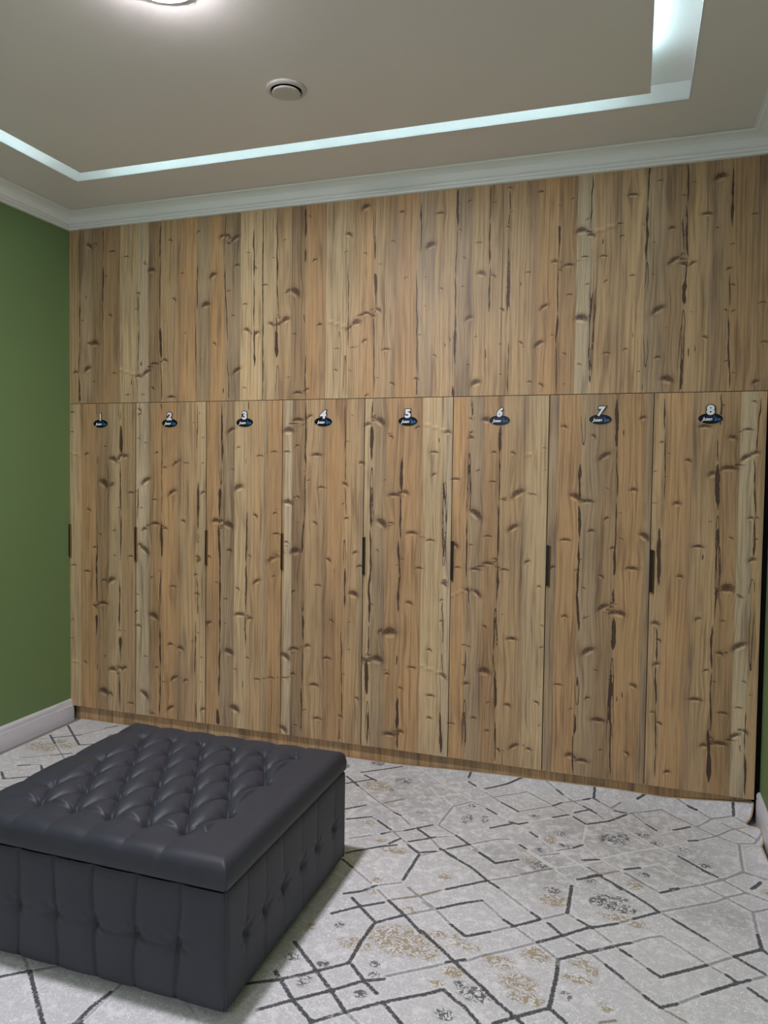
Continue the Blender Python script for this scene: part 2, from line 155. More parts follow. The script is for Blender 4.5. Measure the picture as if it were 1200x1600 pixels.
RUG_LINES = (
  'k,2280,-1821,2372,-1769,2462,-1697,2559,-1616;k,2559,-1616,2558,-1492,2567,-1382;k,2567,-1382,2603,-1344,2656,-1299;g,2656,-1299,2752,-1222;k,2376,-19'
  '06,2459,-1833,2554,-1755,2633,-1680,2694,-1650;g,2690,-1639,2792,-1562,2833,-1535;k,2548,-1900,2630,-1826,2722,-1750,2864,-1652;k,2348,-1733,2459,-183'
  '3,2552,-1898;k,2341,-1575,2457,-1673,2554,-1755,2630,-1826;g,2630,-1826,2684,-1859;k,2572,-1620,2636,-1679,2693,-1720;k,2722,-1750,2763,-1782,2804,-18'
  '16;k,2398,-1381,2482,-1303,2559,-1248;k,2395,-1245,2453,-1207,2493,-1151;g,2493,-1151,2581,-1095;k,2434,-1260,2491,-1311,2564,-1373;k,2295,-1012,2356,'
  '-1057;g,2356,-1057,2469,-1142;g,2508,-1175,2573,-1232;k,2573,-1232,2656,-1299,2740,-1379;g,2740,-1379,2804,-1422;b,2615,-1119,2681,-1170;g,2681,-1170,'
  '2752,-1222;b,2565,-1229,2673,-1162,2724,-1115;k,2582,-1077,2588,-864;k,2289,-959,2395,-870,2474,-820;k,2530,-814,2584,-851,2646,-815;b,2682,-1148,2740'
  ',-1097;k,2760,-1082,2892,-972;g,2892,-972,3010,-889;b,3020,-874,3136,-783;k,2698,-816,2821,-892,2903,-968,2951,-1002;g,2951,-1002,3018,-1059,3101,-113'
  '1;k,3094,-1123,3128,-1150;k,2826,-762,2908,-823,2992,-761;g,2712,-1256,2759,-1219;k,2759,-1219,2836,-1156,2907,-1109;g,2907,-1109,2955,-1153,3005,-120'
  '4;k,3005,-1204,3044,-1228;g,3044,-1228,3132,-1295,3214,-1362;g,2763,-1233,2829,-1296;k,2829,-1296,2894,-1345,2969,-1291;g,2969,-1291,3040,-1234;k,3040'
  ',-1234,3126,-1160;g,3126,-1160,3221,-1082;k,3221,-1082,3222,-887;g,3221,-1082,3261,-1112;k,3261,-1112,3315,-1144;k,3159,-1167,3217,-1225;g,3217,-1225,'
  '3271,-1262;k,3271,-1262,3307,-1291;k,2919,-1468,2863,-1503;g,2921,-1479,2969,-1429,3050,-1367,3137,-1293;k,3137,-1293,3217,-1225,3304,-1143;g,2796,-15'
  '59,2864,-1507;k,2743,-1368,2786,-1406,2852,-1459,2886,-1491,2934,-1529,2999,-1580,3055,-1630,3117,-1675,3142,-1696;g,2695,-1196,2763,-1233;k,2830,-167'
  '9,2885,-1631,2926,-1663,2963,-1683,3021,-1739;k,3058,-1725,3125,-1669,3210,-1602;k,3210,-1602,3217,-1443,3214,-1362;k,3210,-1602,3263,-1648;k,3214,-13'
  '62,3307,-1287,3350,-1255;b,3276,-726,3325,-763;k,3241,-834,3331,-767;w,3018,-679,3143,-787,3227,-874;w,3084,-695,3171,-624;w,3136,-783,3245,-713,3326,'
  '-645;k,3282,-795,3316,-770;b,3316,-770,3396,-711;k,3316,-770,3416,-843,3498,-910,3542,-955;g,3542,-955,3590,-987;k,3590,-987,3703,-1080;g,3703,-1080,3'
  '777,-1143;k,3777,-1143,3863,-1207;k,3302,-1148,3337,-1126,3398,-1085;g,3398,-1085,3454,-1036;k,3454,-1036,3544,-959;g,3544,-959,3753,-813,3806,-757,38'
  '75,-710;k,3896,-675,3936,-622;g,3420,-721,3554,-821;k,3554,-821,3622,-769;g,3622,-769,3714,-702,3798,-631,3879,-554,3962,-589;k,3724,-587,3772,-617;g,'
  '3772,-617,3875,-710,3943,-744;g,3724,-715,3799,-775,3878,-839,3935,-799;g,3878,-839,3873,-983;k,3873,-983,3874,-1070;k,3874,-1070,3782,-1141;g,3782,-1'
  '141,3686,-1224;k,3686,-1224,3537,-1339,3501,-1310;g,3501,-1310,3445,-1262;k,3445,-1262,3411,-1237;k,3310,-1290,3357,-1252,3405,-1213,3445,-1186;g,3445'
  ',-1186,3504,-1134,3550,-1108,3620,-1161,3690,-1222,3742,-1255;k,3742,-1255,3773,-1284;g,3317,-1147,3380,-1205;g,3320,-1294,3365,-1335;k,3365,-1335,342'
  '2,-1387;b,3422,-1387,3485,-1448;k,3485,-1448,3532,-1486;b,3532,-1486,3606,-1525;k,3532,-1486,3581,-1452;g,3581,-1452,3659,-1379;k,3659,-1379,3773,-128'
  '4,3812,-1256;g,3812,-1256,3871,-1212;k,3874,-1070,3890,-1090;k,3802,-1300,3850,-1346;b,3357,-1614,3403,-1588;k,2138,-578,2217,-505;b,2292,-455,2372,-3'
  '73;k,2005,-221,2105,-312;g,2105,-312,2245,-435,2369,-529;k,2369,-529,2407,-550;g,2407,-550,2473,-620;k,2034,-305,2140,-214;k,2180,-674,2281,-610;g,228'
  '1,-610,2322,-636;k,2322,-636,2405,-697;g,2405,-697,2471,-755,2521,-802;k,2521,-802,2576,-852;g,2259,-838,2340,-778;k,2380,-751,2407,-722;g,2407,-722,2'
  '468,-687;k,2468,-687,2526,-634,2575,-590;k,2290,-962,2315,-936;g,2315,-936,2383,-882,2439,-821;k,2439,-821,2473,-760;k,2089,-172,2171,-220;k,2058,-147'
  ',2243,4;k,2513,-776,2576,-728,2615,-696;g,2615,-696,2667,-671;k,2525,-653,2595,-709;g,2595,-709,2661,-786;k,2661,-786,2741,-837;g,2585,-882,2692,-775;'
  'k,2692,-775,2769,-712;g,2769,-712,2837,-651;g,2604,-585,2697,-647;k,2697,-647,2774,-710;g,2774,-710,2861,-782;g,2601,-573,2620,-371;w,2620,-371,2539,-'
  '280;g,2620,-371,2692,-293;w,2318,23,2518,-142,2673,-262,2778,-342;w,2470,-168,2631,-66;k,2631,-66,2680,-107;w,2680,-107,2742,-150;k,2624,-35,2628,46;w'
  ',2457,-198,2531,-299;w,2535,-289,2624,-217;k,2729,-117,2823,-46,2899,24,2938,82,3004,38;g,3004,38,3082,-32;k,3082,-32,3117,-67;g,3117,-67,3164,-103;g,'
  '2737,-160,2837,-247;k,2837,-247,2929,-316;g,2929,-316,3080,-195;k,3080,-195,3118,-143;g,3118,-143,3219,-83;k,3219,-83,3248,-65;g,2795,-193,2917,-101,2'
  '940,-84,3072,-183;g,3072,-183,3145,-243;k,3183,-278,3246,-337;g,2704,-288,2777,-336;k,2777,-336,2834,-379;w,2834,-379,2904,-435;k,2904,-435,2948,-446,'
  '2984,-413;w,2938,-463,3008,-502;k,3008,-502,3047,-538;w,3047,-538,3134,-626;w,3152,-642,3236,-711,3280,-748;w,2764,-579,2831,-528;k,2831,-528,2919,-45'
  '0;w,2945,-427,3028,-383,3092,-319;k,3092,-319,3159,-267;k,3186,-235,3220,-201,3260,-172;g,3152,-100,3223,-149;k,3223,-149,3286,-206;g,3286,-206,3323,-'
  '255;k,3246,-337,3346,-267,3420,-171;g,3420,-171,3360,-128,3292,-79;k,3292,-79,3267,-58;k,3267,-58,3265,109;b,3354,-116,3395,-56;w,3246,-337,3241,-540;'
  'k,3241,-540,3206,-582;g,3206,-582,3140,-629;w,3241,-540,3316,-638,3389,-698;g,2788,-693,2817,-670,2882,-617,2930,-599;k,2981,-635,3012,-659;w,3012,-65'
  '9,3137,-768;g,2799,-748,2861,-782;k,2861,-782,2907,-825,2994,-761;g,3077,-698,3152,-648;k,3250,-673,3316,-644;w,3326,-635,3428,-541;k,3473,-15,3571,85'
  ';k,3590,92,3641,35;g,3641,35,3703,-17;k,3703,-17,3742,-38;g,3742,-38,3805,-85,3737,-177;k,3702,-196,3662,-231,3628,-256;w,3627,-263,3565,-317;k,3367,-'
  '148,3420,-149;b,3386,-218,3443,-141;g,3443,-141,3511,-240;k,3511,-240,3555,-289;g,3443,-141,3584,-67,3720,-176,3806,-248,3890,-297;g,3805,-85,3904,-49'
  ';k,3904,-49,3915,151;g,3904,-49,3987,-118;g,3847,-110,3905,-174,3979,-246;w,3577,-447,3687,-347;k,3687,-341,3726,-321;g,3726,-321,3806,-254,3872,-179,'
  '3987,-118;g,3890,-297,3960,-278,4001,-202,4022,-118;g,3895,-301,3883,-539;g,3883,-539,3798,-636,3721,-698,3622,-768;k,3593,-780,3622,-763;g,3883,-539,'
  '3961,-602;w,3377,-594,3465,-516,3555,-455;w,3404,-318,3555,-455;w,3555,-455,3636,-499;k,3636,-499,3730,-584,3775,-619;g,3775,-619,3852,-689;w,3380,-72'
  '2,3480,-654,3557,-589,3618,-666,3693,-699,3737,-731;k,3420,-689,3480,-654;k,3382,-821,3407,-850;g,3425,-716,3531,-806;k,3905,-670,3933,-631;k,38,-79,3'
  '73,-352;k,91,-278,227,-385;g,227,-385,462,-564;g,69,-367,138,-318;k,138,-318,271,-211;g,271,-211,325,-70;k,325,-70,369,-4;k,373,-352,446,-307;g,446,-3'
  '07,478,-280;g,198,-624,335,-533;k,335,-533,422,-470;k,274,-711,326,-682;g,326,-682,377,-653;k,390,-667,464,-732;k,336,-875,460,-795;g,411,-964,495,-90'
  '8;k,259,-808,336,-867;k,1900,-2137,1899,-2064,1911,-1991'
)
RUG_BLOTS = (
  'b,2695,-1443,131,87;b,2544,-1516,62,33;b,2363,-1476,19,26;b,2488,-1194,23,21;b,2665,-1264,34,19;k,2455,-1743,29,34;k,2640,-1591,20,15;k,2371,-1649,30,'
  '15;k,2451,-1434,11,13;k,2644,-1738,24,8;k,2658,-1643,10,9;k,2481,-1648,25,11;b,2480,-1114,12,22;b,2803,-1369,30,16;b,2928,-1402,29,24;b,2878,-1368,25,'
  '41;b,2859,-1608,23,20;b,3022,-1443,57,38;b,3103,-1521,59,43;b,3140,-1586,61,33;b,3140,-1360,48,40;b,2902,-1540,41,29;b,2799,-1474,29,46;b,3282,-1350,3'
  '8,32;b,3283,-1442,50,16;b,3165,-1016,54,41;b,2733,-996,28,16;k,2933,-1589,27,20;k,2987,-1620,62,40;k,2911,-1735,34,30;k,3153,-946,39,27;k,3327,-947,33'
  ',42;k,3253,-1532,11,27;k,3093,-780,35,30;k,3288,-829,34,25;k,3314,-961,22,42;k,3389,-923,65,23;k,3401,-981,75,39;k,3495,-706,23,18;k,3296,-830,23,25;b'
  ',3460,-788,28,46;b,3402,-1050,78,24;b,3470,-1068,36,21;b,3947,-690,11,23;b,3324,-1388,9,31;b,3372,-1540,22,13;k,2310,-168,51,47;k,2713,-479,28,58;k,27'
  '92,-450,11,52;k,2102,0,40,38;k,2707,-332,18,17;b,2296,-672,33,24;b,2198,-278,75,60;b,2477,-865,62,31;b,2391,-802,27,22;k,2277,-306,25,22;k,2484,-486,1'
  '2,13;k,1952,-104,20,50;k,3136,-468,27,31;k,3173,-576,42,23;k,3071,-649,26,17;k,3076,-780,35,41;k,3346,-453,43,61;k,3400,-421,33,62;b,3098,-544,27,48;b'
  ',3031,-764,30,21;b,3163,80,32,23;k,3010,-335,29,20;k,3406,-419,33,75;k,3493,-362,33,44;k,3546,-417,32,27;k,3739,-544,31,20;k,3492,-707,25,12;k,3666,-4'
  '32,26,24;b,3455,-800,24,34;b,188,-443,103,73;b,318,-383,48,49;k,436,-160,18,27;b,225,-342,35,50'
)
RUG_GREY = (
  '2400,-378,299,380;3147,-400,140,159;3317,-414,137,196;2881,-741,104,99;3483,-263,169,166;3455,-566,182,116;3667,-499,130,142;3555,-648,151,98;3091,-75'
  '7,296,205;3744,-907,158,84'
)

def rows(s, keep_last=False):
    out = []
    for r in s.split(';'):
        p = r.split(',')
        out.append([float(v) if v.lstrip('-').replace('.', '', 1).isdigit() else v for v in p])
    return out

# ---------------------------------------------------------------- helpers
def srgb(r, g, b):
    f = lambda c: (c/255/12.92) if c/255 <= 0.04045 else ((c/255+0.055)/1.055)**2.4
    return (f(r), f(g), f(b), 1)

def link(o, parent=None):
    C.objects.link(o)
    if parent is not None: o.parent = parent
    return o

def mesh_obj(name, V, F, mats, parent=None, smooth=False, mi=None):
    me = bpy.data.meshes.new(name)
    me.from_pydata([tuple(map(float, v)) for v in V], [], [tuple(map(int, f)) for f in F])
    for m in (mats if isinstance(mats, (list, tuple)) else [mats]): me.materials.append(m)
    if mi is not None: me.polygons.foreach_set('material_index', np.array(mi, np.int32))
    if smooth: me.polygons.foreach_set('use_smooth', [True]*len(me.polygons))
    me.update()
    return link(bpy.data.objects.new(name, me), parent)

def quad_mesh(name, co, quads, mats, parent=None, smooth=True, mi=None):
    """fast builder for large quad meshes from numpy arrays"""
    me = bpy.data.meshes.new(name)
    n, q = len(co), len(quads)
    me.vertices.add(n); me.vertices.foreach_set('co', np.asarray(co, np.float32).ravel())
    me.loops.add(q*4); me.loops.foreach_set('vertex_index', np.asarray(quads, np.int32).ravel())
    me.polygons.add(q); me.polygons.foreach_set('loop_start', np.arange(0, q*4, 4, dtype=np.int32))
    me.polygons.foreach_set('loop_total', np.full(q, 4, np.int32))
    for m in (mats if isinstance(mats, (list, tuple)) else [mats]): me.materials.append(m)
    if mi is not None: me.polygons.foreach_set('material_index', np.asarray(mi, np.int32))
    me.update(calc_edges=True)
    me.polygons.foreach_set('use_smooth', np.full(q, smooth))
    me.validate()
    return link(bpy.data.objects.new(name, me), parent)

def attr(me, name, vals):
    a = me.attributes.new(name, 'FLOAT', 'POINT'); a.data.foreach_set('value', np.asarray(vals, np.float32).ravel())

class MB:
    def __init__(s): s.V = []; s.F = []
    def box(s, x0, x1, y0, y1, z0, z1):
        b = len(s.V)
        s.V += [(x0,y0,z0),(x1,y0,z0),(x1,y1,z0),(x0,y1,z0),(x0,y0,z1),(x1,y0,z1),(x1,y1,z1),(x0,y1,z1)]
        s.F += [tuple(b+i for i in f) for f in ((0,3,2,1),(4,5,6,7),(0,1,5,4),(1,2,6,5),(2,3,7,6),(3,0,4,7))]
        return s
    def lathe(s, cx, cy, prof, n=40, capa=True, capb=True):
        b = len(s.V)
        for r, z in prof:
            for i in range(n):
                a = 2*math.pi*i/n; s.V.append((cx+r*math.cos(a), cy+r*math.sin(a), z))
        for k in range(len(prof)-1):
            for i in range(n):
                j = (i+1) % n; s.F.append((b+k*n+i, b+k*n+j, b+(k+1)*n+j, b+(k+1)*n+i))
        if capa: s.F.append(tuple(b+i for i in range(n))[::-1])
        if capb: s.F.append(tuple(b+(len(prof)-1)*n+i for i in range(n)))
        return s
    def build(s, name, mat, parent=None, smooth=False, bevel=0):
        o = mesh_obj(name, s.V, s.F, mat, parent, smooth)
        if bevel:
            m = o.modifiers.new('bevel', 'BEVEL'); m.width = bevel; m.segments = 2; m.limit_method = 'ANGLE'
        return o

def tag(o, label=None, cat=None, group=None, kind=None):
    if label: o['label'] = label
    if cat: o['category'] = cat
    if group: o['group'] = group
    if kind: o['kind'] = kind
    return o

def empty(name, loc=(0,0,0)):
    o = bpy.data.objects.new(name, None); o.location = loc; o.empty_display_size = 0.1
    return link(o)

class NT:
    """small node-tree writer"""
    def __init__(s, name):
        s.m = bpy.data.materials.new(name); s.m.use_nodes = True; s.t = s.m.node_tree
        s.b = s.t.nodes['Principled BSDF']
    def n(s, typ, **kw):
        nd = s.t.nodes.new(typ)
        for k, v in kw.items(): setattr(nd, k, v)
        return nd
    def put(s, sock, v):
        if isinstance(v, bpy.types.NodeSocket): s.t.links.new(v, sock)
        else: sock.default_value = v
    def math(s, op, a, b=0.0, c=0.0, clamp=False):
        nd = s.n('ShaderNodeMath', operation=op, use_clamp=clamp)
        for i, v in enumerate((a, b, c)): s.put(nd.inputs[i], v)
        return nd.outputs[0]
    def attr(s, name, out='Fac'): return s.n('ShaderNodeAttribute', attribute_name=name).outputs[out]
    def xyz(s, x=0.0, y=0.0, z=0.0):
        nd = s.n('ShaderNodeCombineXYZ'); s.put(nd.inputs[0], x); s.put(nd.inputs[1], y); s.put(nd.inputs[2], z); return nd.outputs[0]
    def noise(s, vec, scale=1.0, detail=2.0, rough=0.5, dist=0.0):
        nd = s.n('ShaderNodeTexNoise'); s.put(nd.inputs['Vector'], vec); nd.inputs['Scale'].default_value = scale
        nd.inputs['Detail'].default_value = detail; nd.inputs['Roughness'].default_value = rough; nd.inputs['Distortion'].default_value = dist
        return nd.outputs['Fac']
    def smooth(s, v, a, b, lo=0.0, hi=1.0):
        nd = s.n('ShaderNodeMapRange', interpolation_type='SMOOTHSTEP'); s.put(nd.inputs[0], v)
        for i, x in ((1, a), (2, b), (3, lo), (4, hi)): s.put(nd.inputs[i], x)
        return nd.outputs[0]
    def mix(s, fac, a, b, mode='MIX'):
        nd = s.n('ShaderNodeMix', data_type='RGBA', blend_type=mode, clamp_factor=True)
        s.put(nd.inputs[0], fac); s.put(nd.inputs[6], a); s.put(nd.inputs[7], b); return nd.outputs[2]
    def bump(s, h, strength, dist):
        nd = s.n('ShaderNodeBump'); nd.inputs['Strength'].default_value = strength; nd.inputs['Distance'].default_value = dist
        s.put(nd.inputs['Height'], h); s.t.links.new(nd.outputs[0], s.b.inputs['Normal'])
    def pos(s): return s.n('ShaderNodeNewGeometry').outputs['Position']
    def done(s, col=None, rough=None, spec=None, metal=None):
        if col is not None: s.put(s.b.inputs['Base Color'], col)
        if rough is not None: s.put(s.b.inputs['Roughness'], rough)
        if spec is not None: s.b.inputs['Specular IOR Level'].default_value = spec
        if metal is not None: s.b.inputs['Metallic'].default_value = metal
        return s.m

def plain(name, col, rough=0.5, spec=0.5, metal=0.0, var=0.04, scale=30, bump=0.0):
    t = NT(name); nz = t.noise(t.pos(), scale, 3)
    c2 = tuple(min(1, v*(1+var)) for v in col[:3])+(1,); c1 = tuple(v*(1-var) for v in col[:3])+(1,)
    if bump: t.bump(nz, bump, 0.001)
    return t.done(t.mix(nz, c1, c2), rough, spec, metal)

def emis(name, col, strength):
    t = NT(name); t.put(t.b.inputs['Base Color'], (0.9, 0.9, 0.9, 1))
    t.b.inputs['Emission Color'].default_value = (*col, 1); t.b.inputs['Emission Strength'].default_value = strength
    return t.m

M_CEIL = plain('matte_ceiling_paint', srgb(238, 233, 229), 0.6, 0.3, var=0.01, scale=3)
M_CORN = plain('cornice_paint', srgb(248, 250, 248), 0.5, 0.3, var=0.01, scale=3)
M_GREEN = plain('green_wall_paint', srgb(114, 139, 92), 0.55, 0.35, var=0.03, scale=60, bump=0.1)
M_GREYWALL = plain('rear_wall_paint', srgb(196, 196, 190), 0.6, 0.3, var=0.02, scale=5)
M_BASEB = plain('white_baseboard', srgb(224, 224, 232), 0.4, 0.4, var=0.01, scale=5)
M_FLOOR = plain('grey_screed', srgb(140, 140, 142), 0.6, 0.3, var=0.08, scale=40)
M_BLACK = plain('black_metal', srgb(14, 14, 15), 0.35, 0.5)
M_DARK = plain('dark_carcass', srgb(40, 28, 20), 0.7, 0.2)
M_BRONZE = plain('bronze_lip', srgb(128, 98, 62), 0.5, 0.4)
M_EDGEW = plain('wood_edge_band', srgb(150, 122, 92), 0.5, 0.3, var=0.12, scale=90)
M_GAP = plain('shade_and_throat_black', srgb(10, 11, 10), 0.8, 0.1)  # black for the painted shade beside the last locker, and the vent throat
M_WHITEP = plain('white_plastic', srgb(225, 225, 225), 0.35, 0.5, var=0.01)
M_GREYP = plain('vent_plastic', srgb(208, 204, 200), 0.4, 0.4, var=0.01)
M_PLATE = plain('black_gloss_plastic', srgb(7, 8, 11), 0.25, 0.5)
M_RIM = plain('clear_acrylic_edge', srgb(190, 172, 150), 0.2, 0.5, var=0.01)
M_LETW = plain('white_print', srgb(240, 242, 250), 0.4, 0.4, var=0.01)
M_LETB = plain('blue_print', srgb(44, 118, 186), 0.4, 0.4, var=0.15, scale=400)
M_LETD = plain('deep_blue_print', srgb(30, 62, 140), 0.4, 0.4, var=0.15, scale=400)
M_BIND = plain('beige_binding', srgb(196, 172, 142), 0.8, 0.2, var=0.12, scale=400)
M_LAMP = emis('lamp_diffuser', LAMP_COLOR, LAMP_STRENGTH)
M_LED = emis('led_strip', LED_COLOR, LED_STRENGTH)

# ---- wood laminate print
def wood_mat():
    t = NT('knotty_pine_laminate')
    gx, gz = t.attr('gx'), t.attr('gz')
    co, chw = t.attr('co'), t.attr('ch')
    ku, kv, kw = t.attr('ku'), t.attr('kv'), t.attr('kw')
    tone = t.attr('tone', 'Color')
    P = t.pos()
    fine = t.noise(t.xyz(t.math('MULTIPLY', gx, 420.0), 0.0, t.math('MULTIPLY', gz, 4.0)), 1.0, 4, 0.7)
    mid = t.noise(t.xyz(t.math('MULTIPLY', gx, 105.0), 3.0, t.math('MULTIPLY', gz, 1.6)), 1.0, 3, 0.55)
    wide = t.noise(t.xyz(t.math('MULTIPLY', gx, 26.0), 9.0, t.math('MULTIPLY', gz, 2.2)), 1.0, 3, 0.5)
    big = t.noise(t.xyz(t.math('MULTIPLY', gx, 9.0), 5.0, t.math('MULTIPLY', gz, 3.0)), 1.0, 3, 0.55)
    col = t.mix(t.smooth(mid, 0.4, 0.64, 0.0, 0.8), tone, t.mix(1.0, tone, (1.22, 1.2, 1.16, 1), 'MULTIPLY'))
    col = t.mix(t.smooth(mid, 0.5, 0.36, 0.0, 0.65), col, t.mix(1.0, tone, (0.72, 0.66, 0.60, 1), 'MULTIPLY'))
    col = t.mix(t.smooth(fine, 0.53, 0.66, 0.0, 0.7), col, t.mix(1.0, col, (0.62, 0.56, 0.52, 1), 'MULTIPLY'))
    col = t.mix(t.smooth(fine, 0.46, 0.34, 0.0, 0.6), col, t.mix(1.0, col, (1.22, 1.22, 1.2, 1), 'MULTIPLY'))
    hair = t.noise(t.xyz(t.math('MULTIPLY', gx, 230.0), 15.0, t.math('MULTIPLY', gz, 2.6)), 1.0, 2, 0.5)
    col = t.mix(t.smooth(hair, 0.58, 0.65, 0.0, 0.6), col, t.mix(1.0, col, (0.6, 0.54, 0.5, 1), 'MULTIPLY'))
    col = t.mix(t.smooth(hair, 0.36, 0.28, 0.0, 0.6), col, t.mix(1.0, col, (1.28, 1.27, 1.25, 1), 'MULTIPLY'))
    col = t.mix(t.smooth(wide, 0.52, 0.72, 0.0, 0.8), col, t.mix(1.0, col, srgb(196, 190, 192), 'MULTIPLY'))
    col = t.mix(t.smooth(big, 0.56, 0.74, 0.0, 0.55), col, t.mix(1.0, col, (0.76, 0.77, 0.82, 1), 'MULTIPLY'))
    col = t.mix(t.smooth(big, 0.44, 0.3, 0.0, 0.45), col, t.mix(1.0, col, (1.12, 1.02, 0.88, 1), 'MULTIPLY'))
    # short dark flecks
    fl = t.noise(t.xyz(t.math('MULTIPLY', gx, 260.0), 21.0, t.math('MULTIPLY', gz, 22.0)), 1.0, 1, 0.5)
    col = t.mix(t.smooth(fl, 0.74, 0.8, 0.0, 0.6), col, srgb(92, 68, 50))
    # knots: position in knot space, dark wispy crescents with a pale gleam below
    ed = t.noise(t.xyz(t.math('MULTIPLY', gx, 300.0), 2.0, t.math('MULTIPLY', gz, 260.0)), 1.0, 2, 0.6)
    wisp = t.noise(t.xyz(t.math('MULTIPLY', gx, 150.0), 12.0, t.math('MULTIPLY', gz, 620.0)), 1.0, 3, 0.65, 0.8)
    r = t.math('POWER', t.math('ADD', t.math('MULTIPLY', ku, ku), t.math('MULTIPLY', kv, kv)), 0.5)
    kv2 = t.math('SUBTRACT', t.math('ADD', kv, t.math('MULTIPLY', t.math('MULTIPLY', ku, ku), 0.40)), 0.12)
    kv2 = t.math('MULTIPLY', kv2, 1.2)
    r2 = t.math('POWER', t.math('ADD', t.math('MULTIPLY', t.math('MULTIPLY', ku, ku), 0.8), t.math('MULTIPLY', kv2, kv2)), 0.5)
    rn = t.math('ADD', r2, t.math('ADD', t.math('MULTIPLY', t.math('SUBTRACT', ed, 0.5), 1.5), t.math('MULTIPLY', t.math('SUBTRACT', wisp, 0.5), 1.6)))
    rh = t.math('ADD', r, t.math('MULTIPLY', t.math('SUBTRACT', ed, 0.5), 0.9))
    kvl = t.math('ADD', kv2, 1.25)
    gl = t.math('ADD', t.math('MULTIPLY', t.math('MULTIPLY', ku, ku), 1.2), t.math('MULTIPLY', kvl, kvl))
    halo = t.smooth(rh, 2.3, 0.9, 0.0, 0.42)
    col = t.mix(t.math('MULTIPLY', halo, kw), col, t.mix(1.0, tone, (0.66, 0.60, 0.58, 1), 'MULTIPLY'))
    col = t.mix(t.math('MULTIPLY', t.smooth(gl, 1.0, 0.1, 0.0, 0.7), kw), col, t.mix(1.0, tone, (1.5, 1.5, 1.5, 1), 'MULTIPLY'))
    kc = t.mix(t.smooth(wisp, 0.40, 0.66), srgb(60, 41, 32), t.mix(1.0, tone, (0.60, 0.53, 0.48, 1), 'MULTIPLY'))
    col = t.mix(t.math('MULTIPLY', t.smooth(rn, 1.2, 0.65, 0.0, 0.95), kw), col, kc)
    col = t.mix(t.math('MULTIPLY', t.smooth(rn, 0.42, 0.1, 0.0, 0.7), kw), col, srgb(64, 44, 34))
    # cracks: signed distance across (mm) and half width (mm)
    cn = t.noise(t.xyz(t.math('MULTIPLY', gx, 500.0), 7.0, t.math('MULTIPLY', gz, 60.0)), 1.0, 3, 0.6)
    e = t.math('ADD', t.math('SUBTRACT', chw, t.math('ABSOLUTE', co)), t.math('MULTIPLY', t.math('SUBTRACT', cn, 0.5), 1.6))
    cmask = t.smooth(e, -0.6, 0.5, 0.0, 0.95)
    col = t.mix(cmask, col, t.mix(t.smooth(cn, 0.4, 0.6), srgb(52, 36, 28), srgb(84, 64, 54)))
    cl = t.math('MULTIPLY', t.smooth(e, -3.2, -1.4), t.smooth(e, -0.4, -1.2)); cl = t.math('MULTIPLY', cl, t.smooth(chw, 1.5, 3.0, 0.0, 0.4))
    col = t.mix(cl, col, t.mix(1.0, tone, (1.4, 1.38, 1.34, 1), 'MULTIPLY'))
    # ridge streaks
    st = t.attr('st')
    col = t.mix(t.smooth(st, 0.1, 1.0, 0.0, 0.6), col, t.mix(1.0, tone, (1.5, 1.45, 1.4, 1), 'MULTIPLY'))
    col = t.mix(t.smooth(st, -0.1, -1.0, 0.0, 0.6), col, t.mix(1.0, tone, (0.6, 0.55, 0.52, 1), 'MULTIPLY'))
    h = t.math('SUBTRACT', mid, t.math('MULTIPLY', cmask, 0.8))
    t.bump(h, 0.18, 0.0012)
    return t.done(col, t.math('ADD', 0.40, t.math('MULTIPLY', mid, 0.16)), 0.4)
M_WOOD = wood_mat()

TONES = {'l': (204, 179, 141), 't': (191, 162, 124), 'o': (193, 157, 115), 'g': (178, 155, 124), 's': (202, 184, 154), 'd': (168, 141, 108), 'b': (180, 148, 110)}
GREY = np.array(srgb(132, 112, 98)[:3])
_crk = rows(CRACKS); _knt = rows(KNOTS); _stk = rows(STREAKS)

def vnoise(v, seed):
    """smooth 1-D value noise, numpy"""
    rs = np.random.RandomState(int(seed) % 99991); t = rs.rand(512)*2-1
    i = np.floor(v).astype(int) & 511; f = v-np.floor(v); f = f*f*(3-2*f)
    return t[i]*(1-f)+t[(i+1) & 511]*f

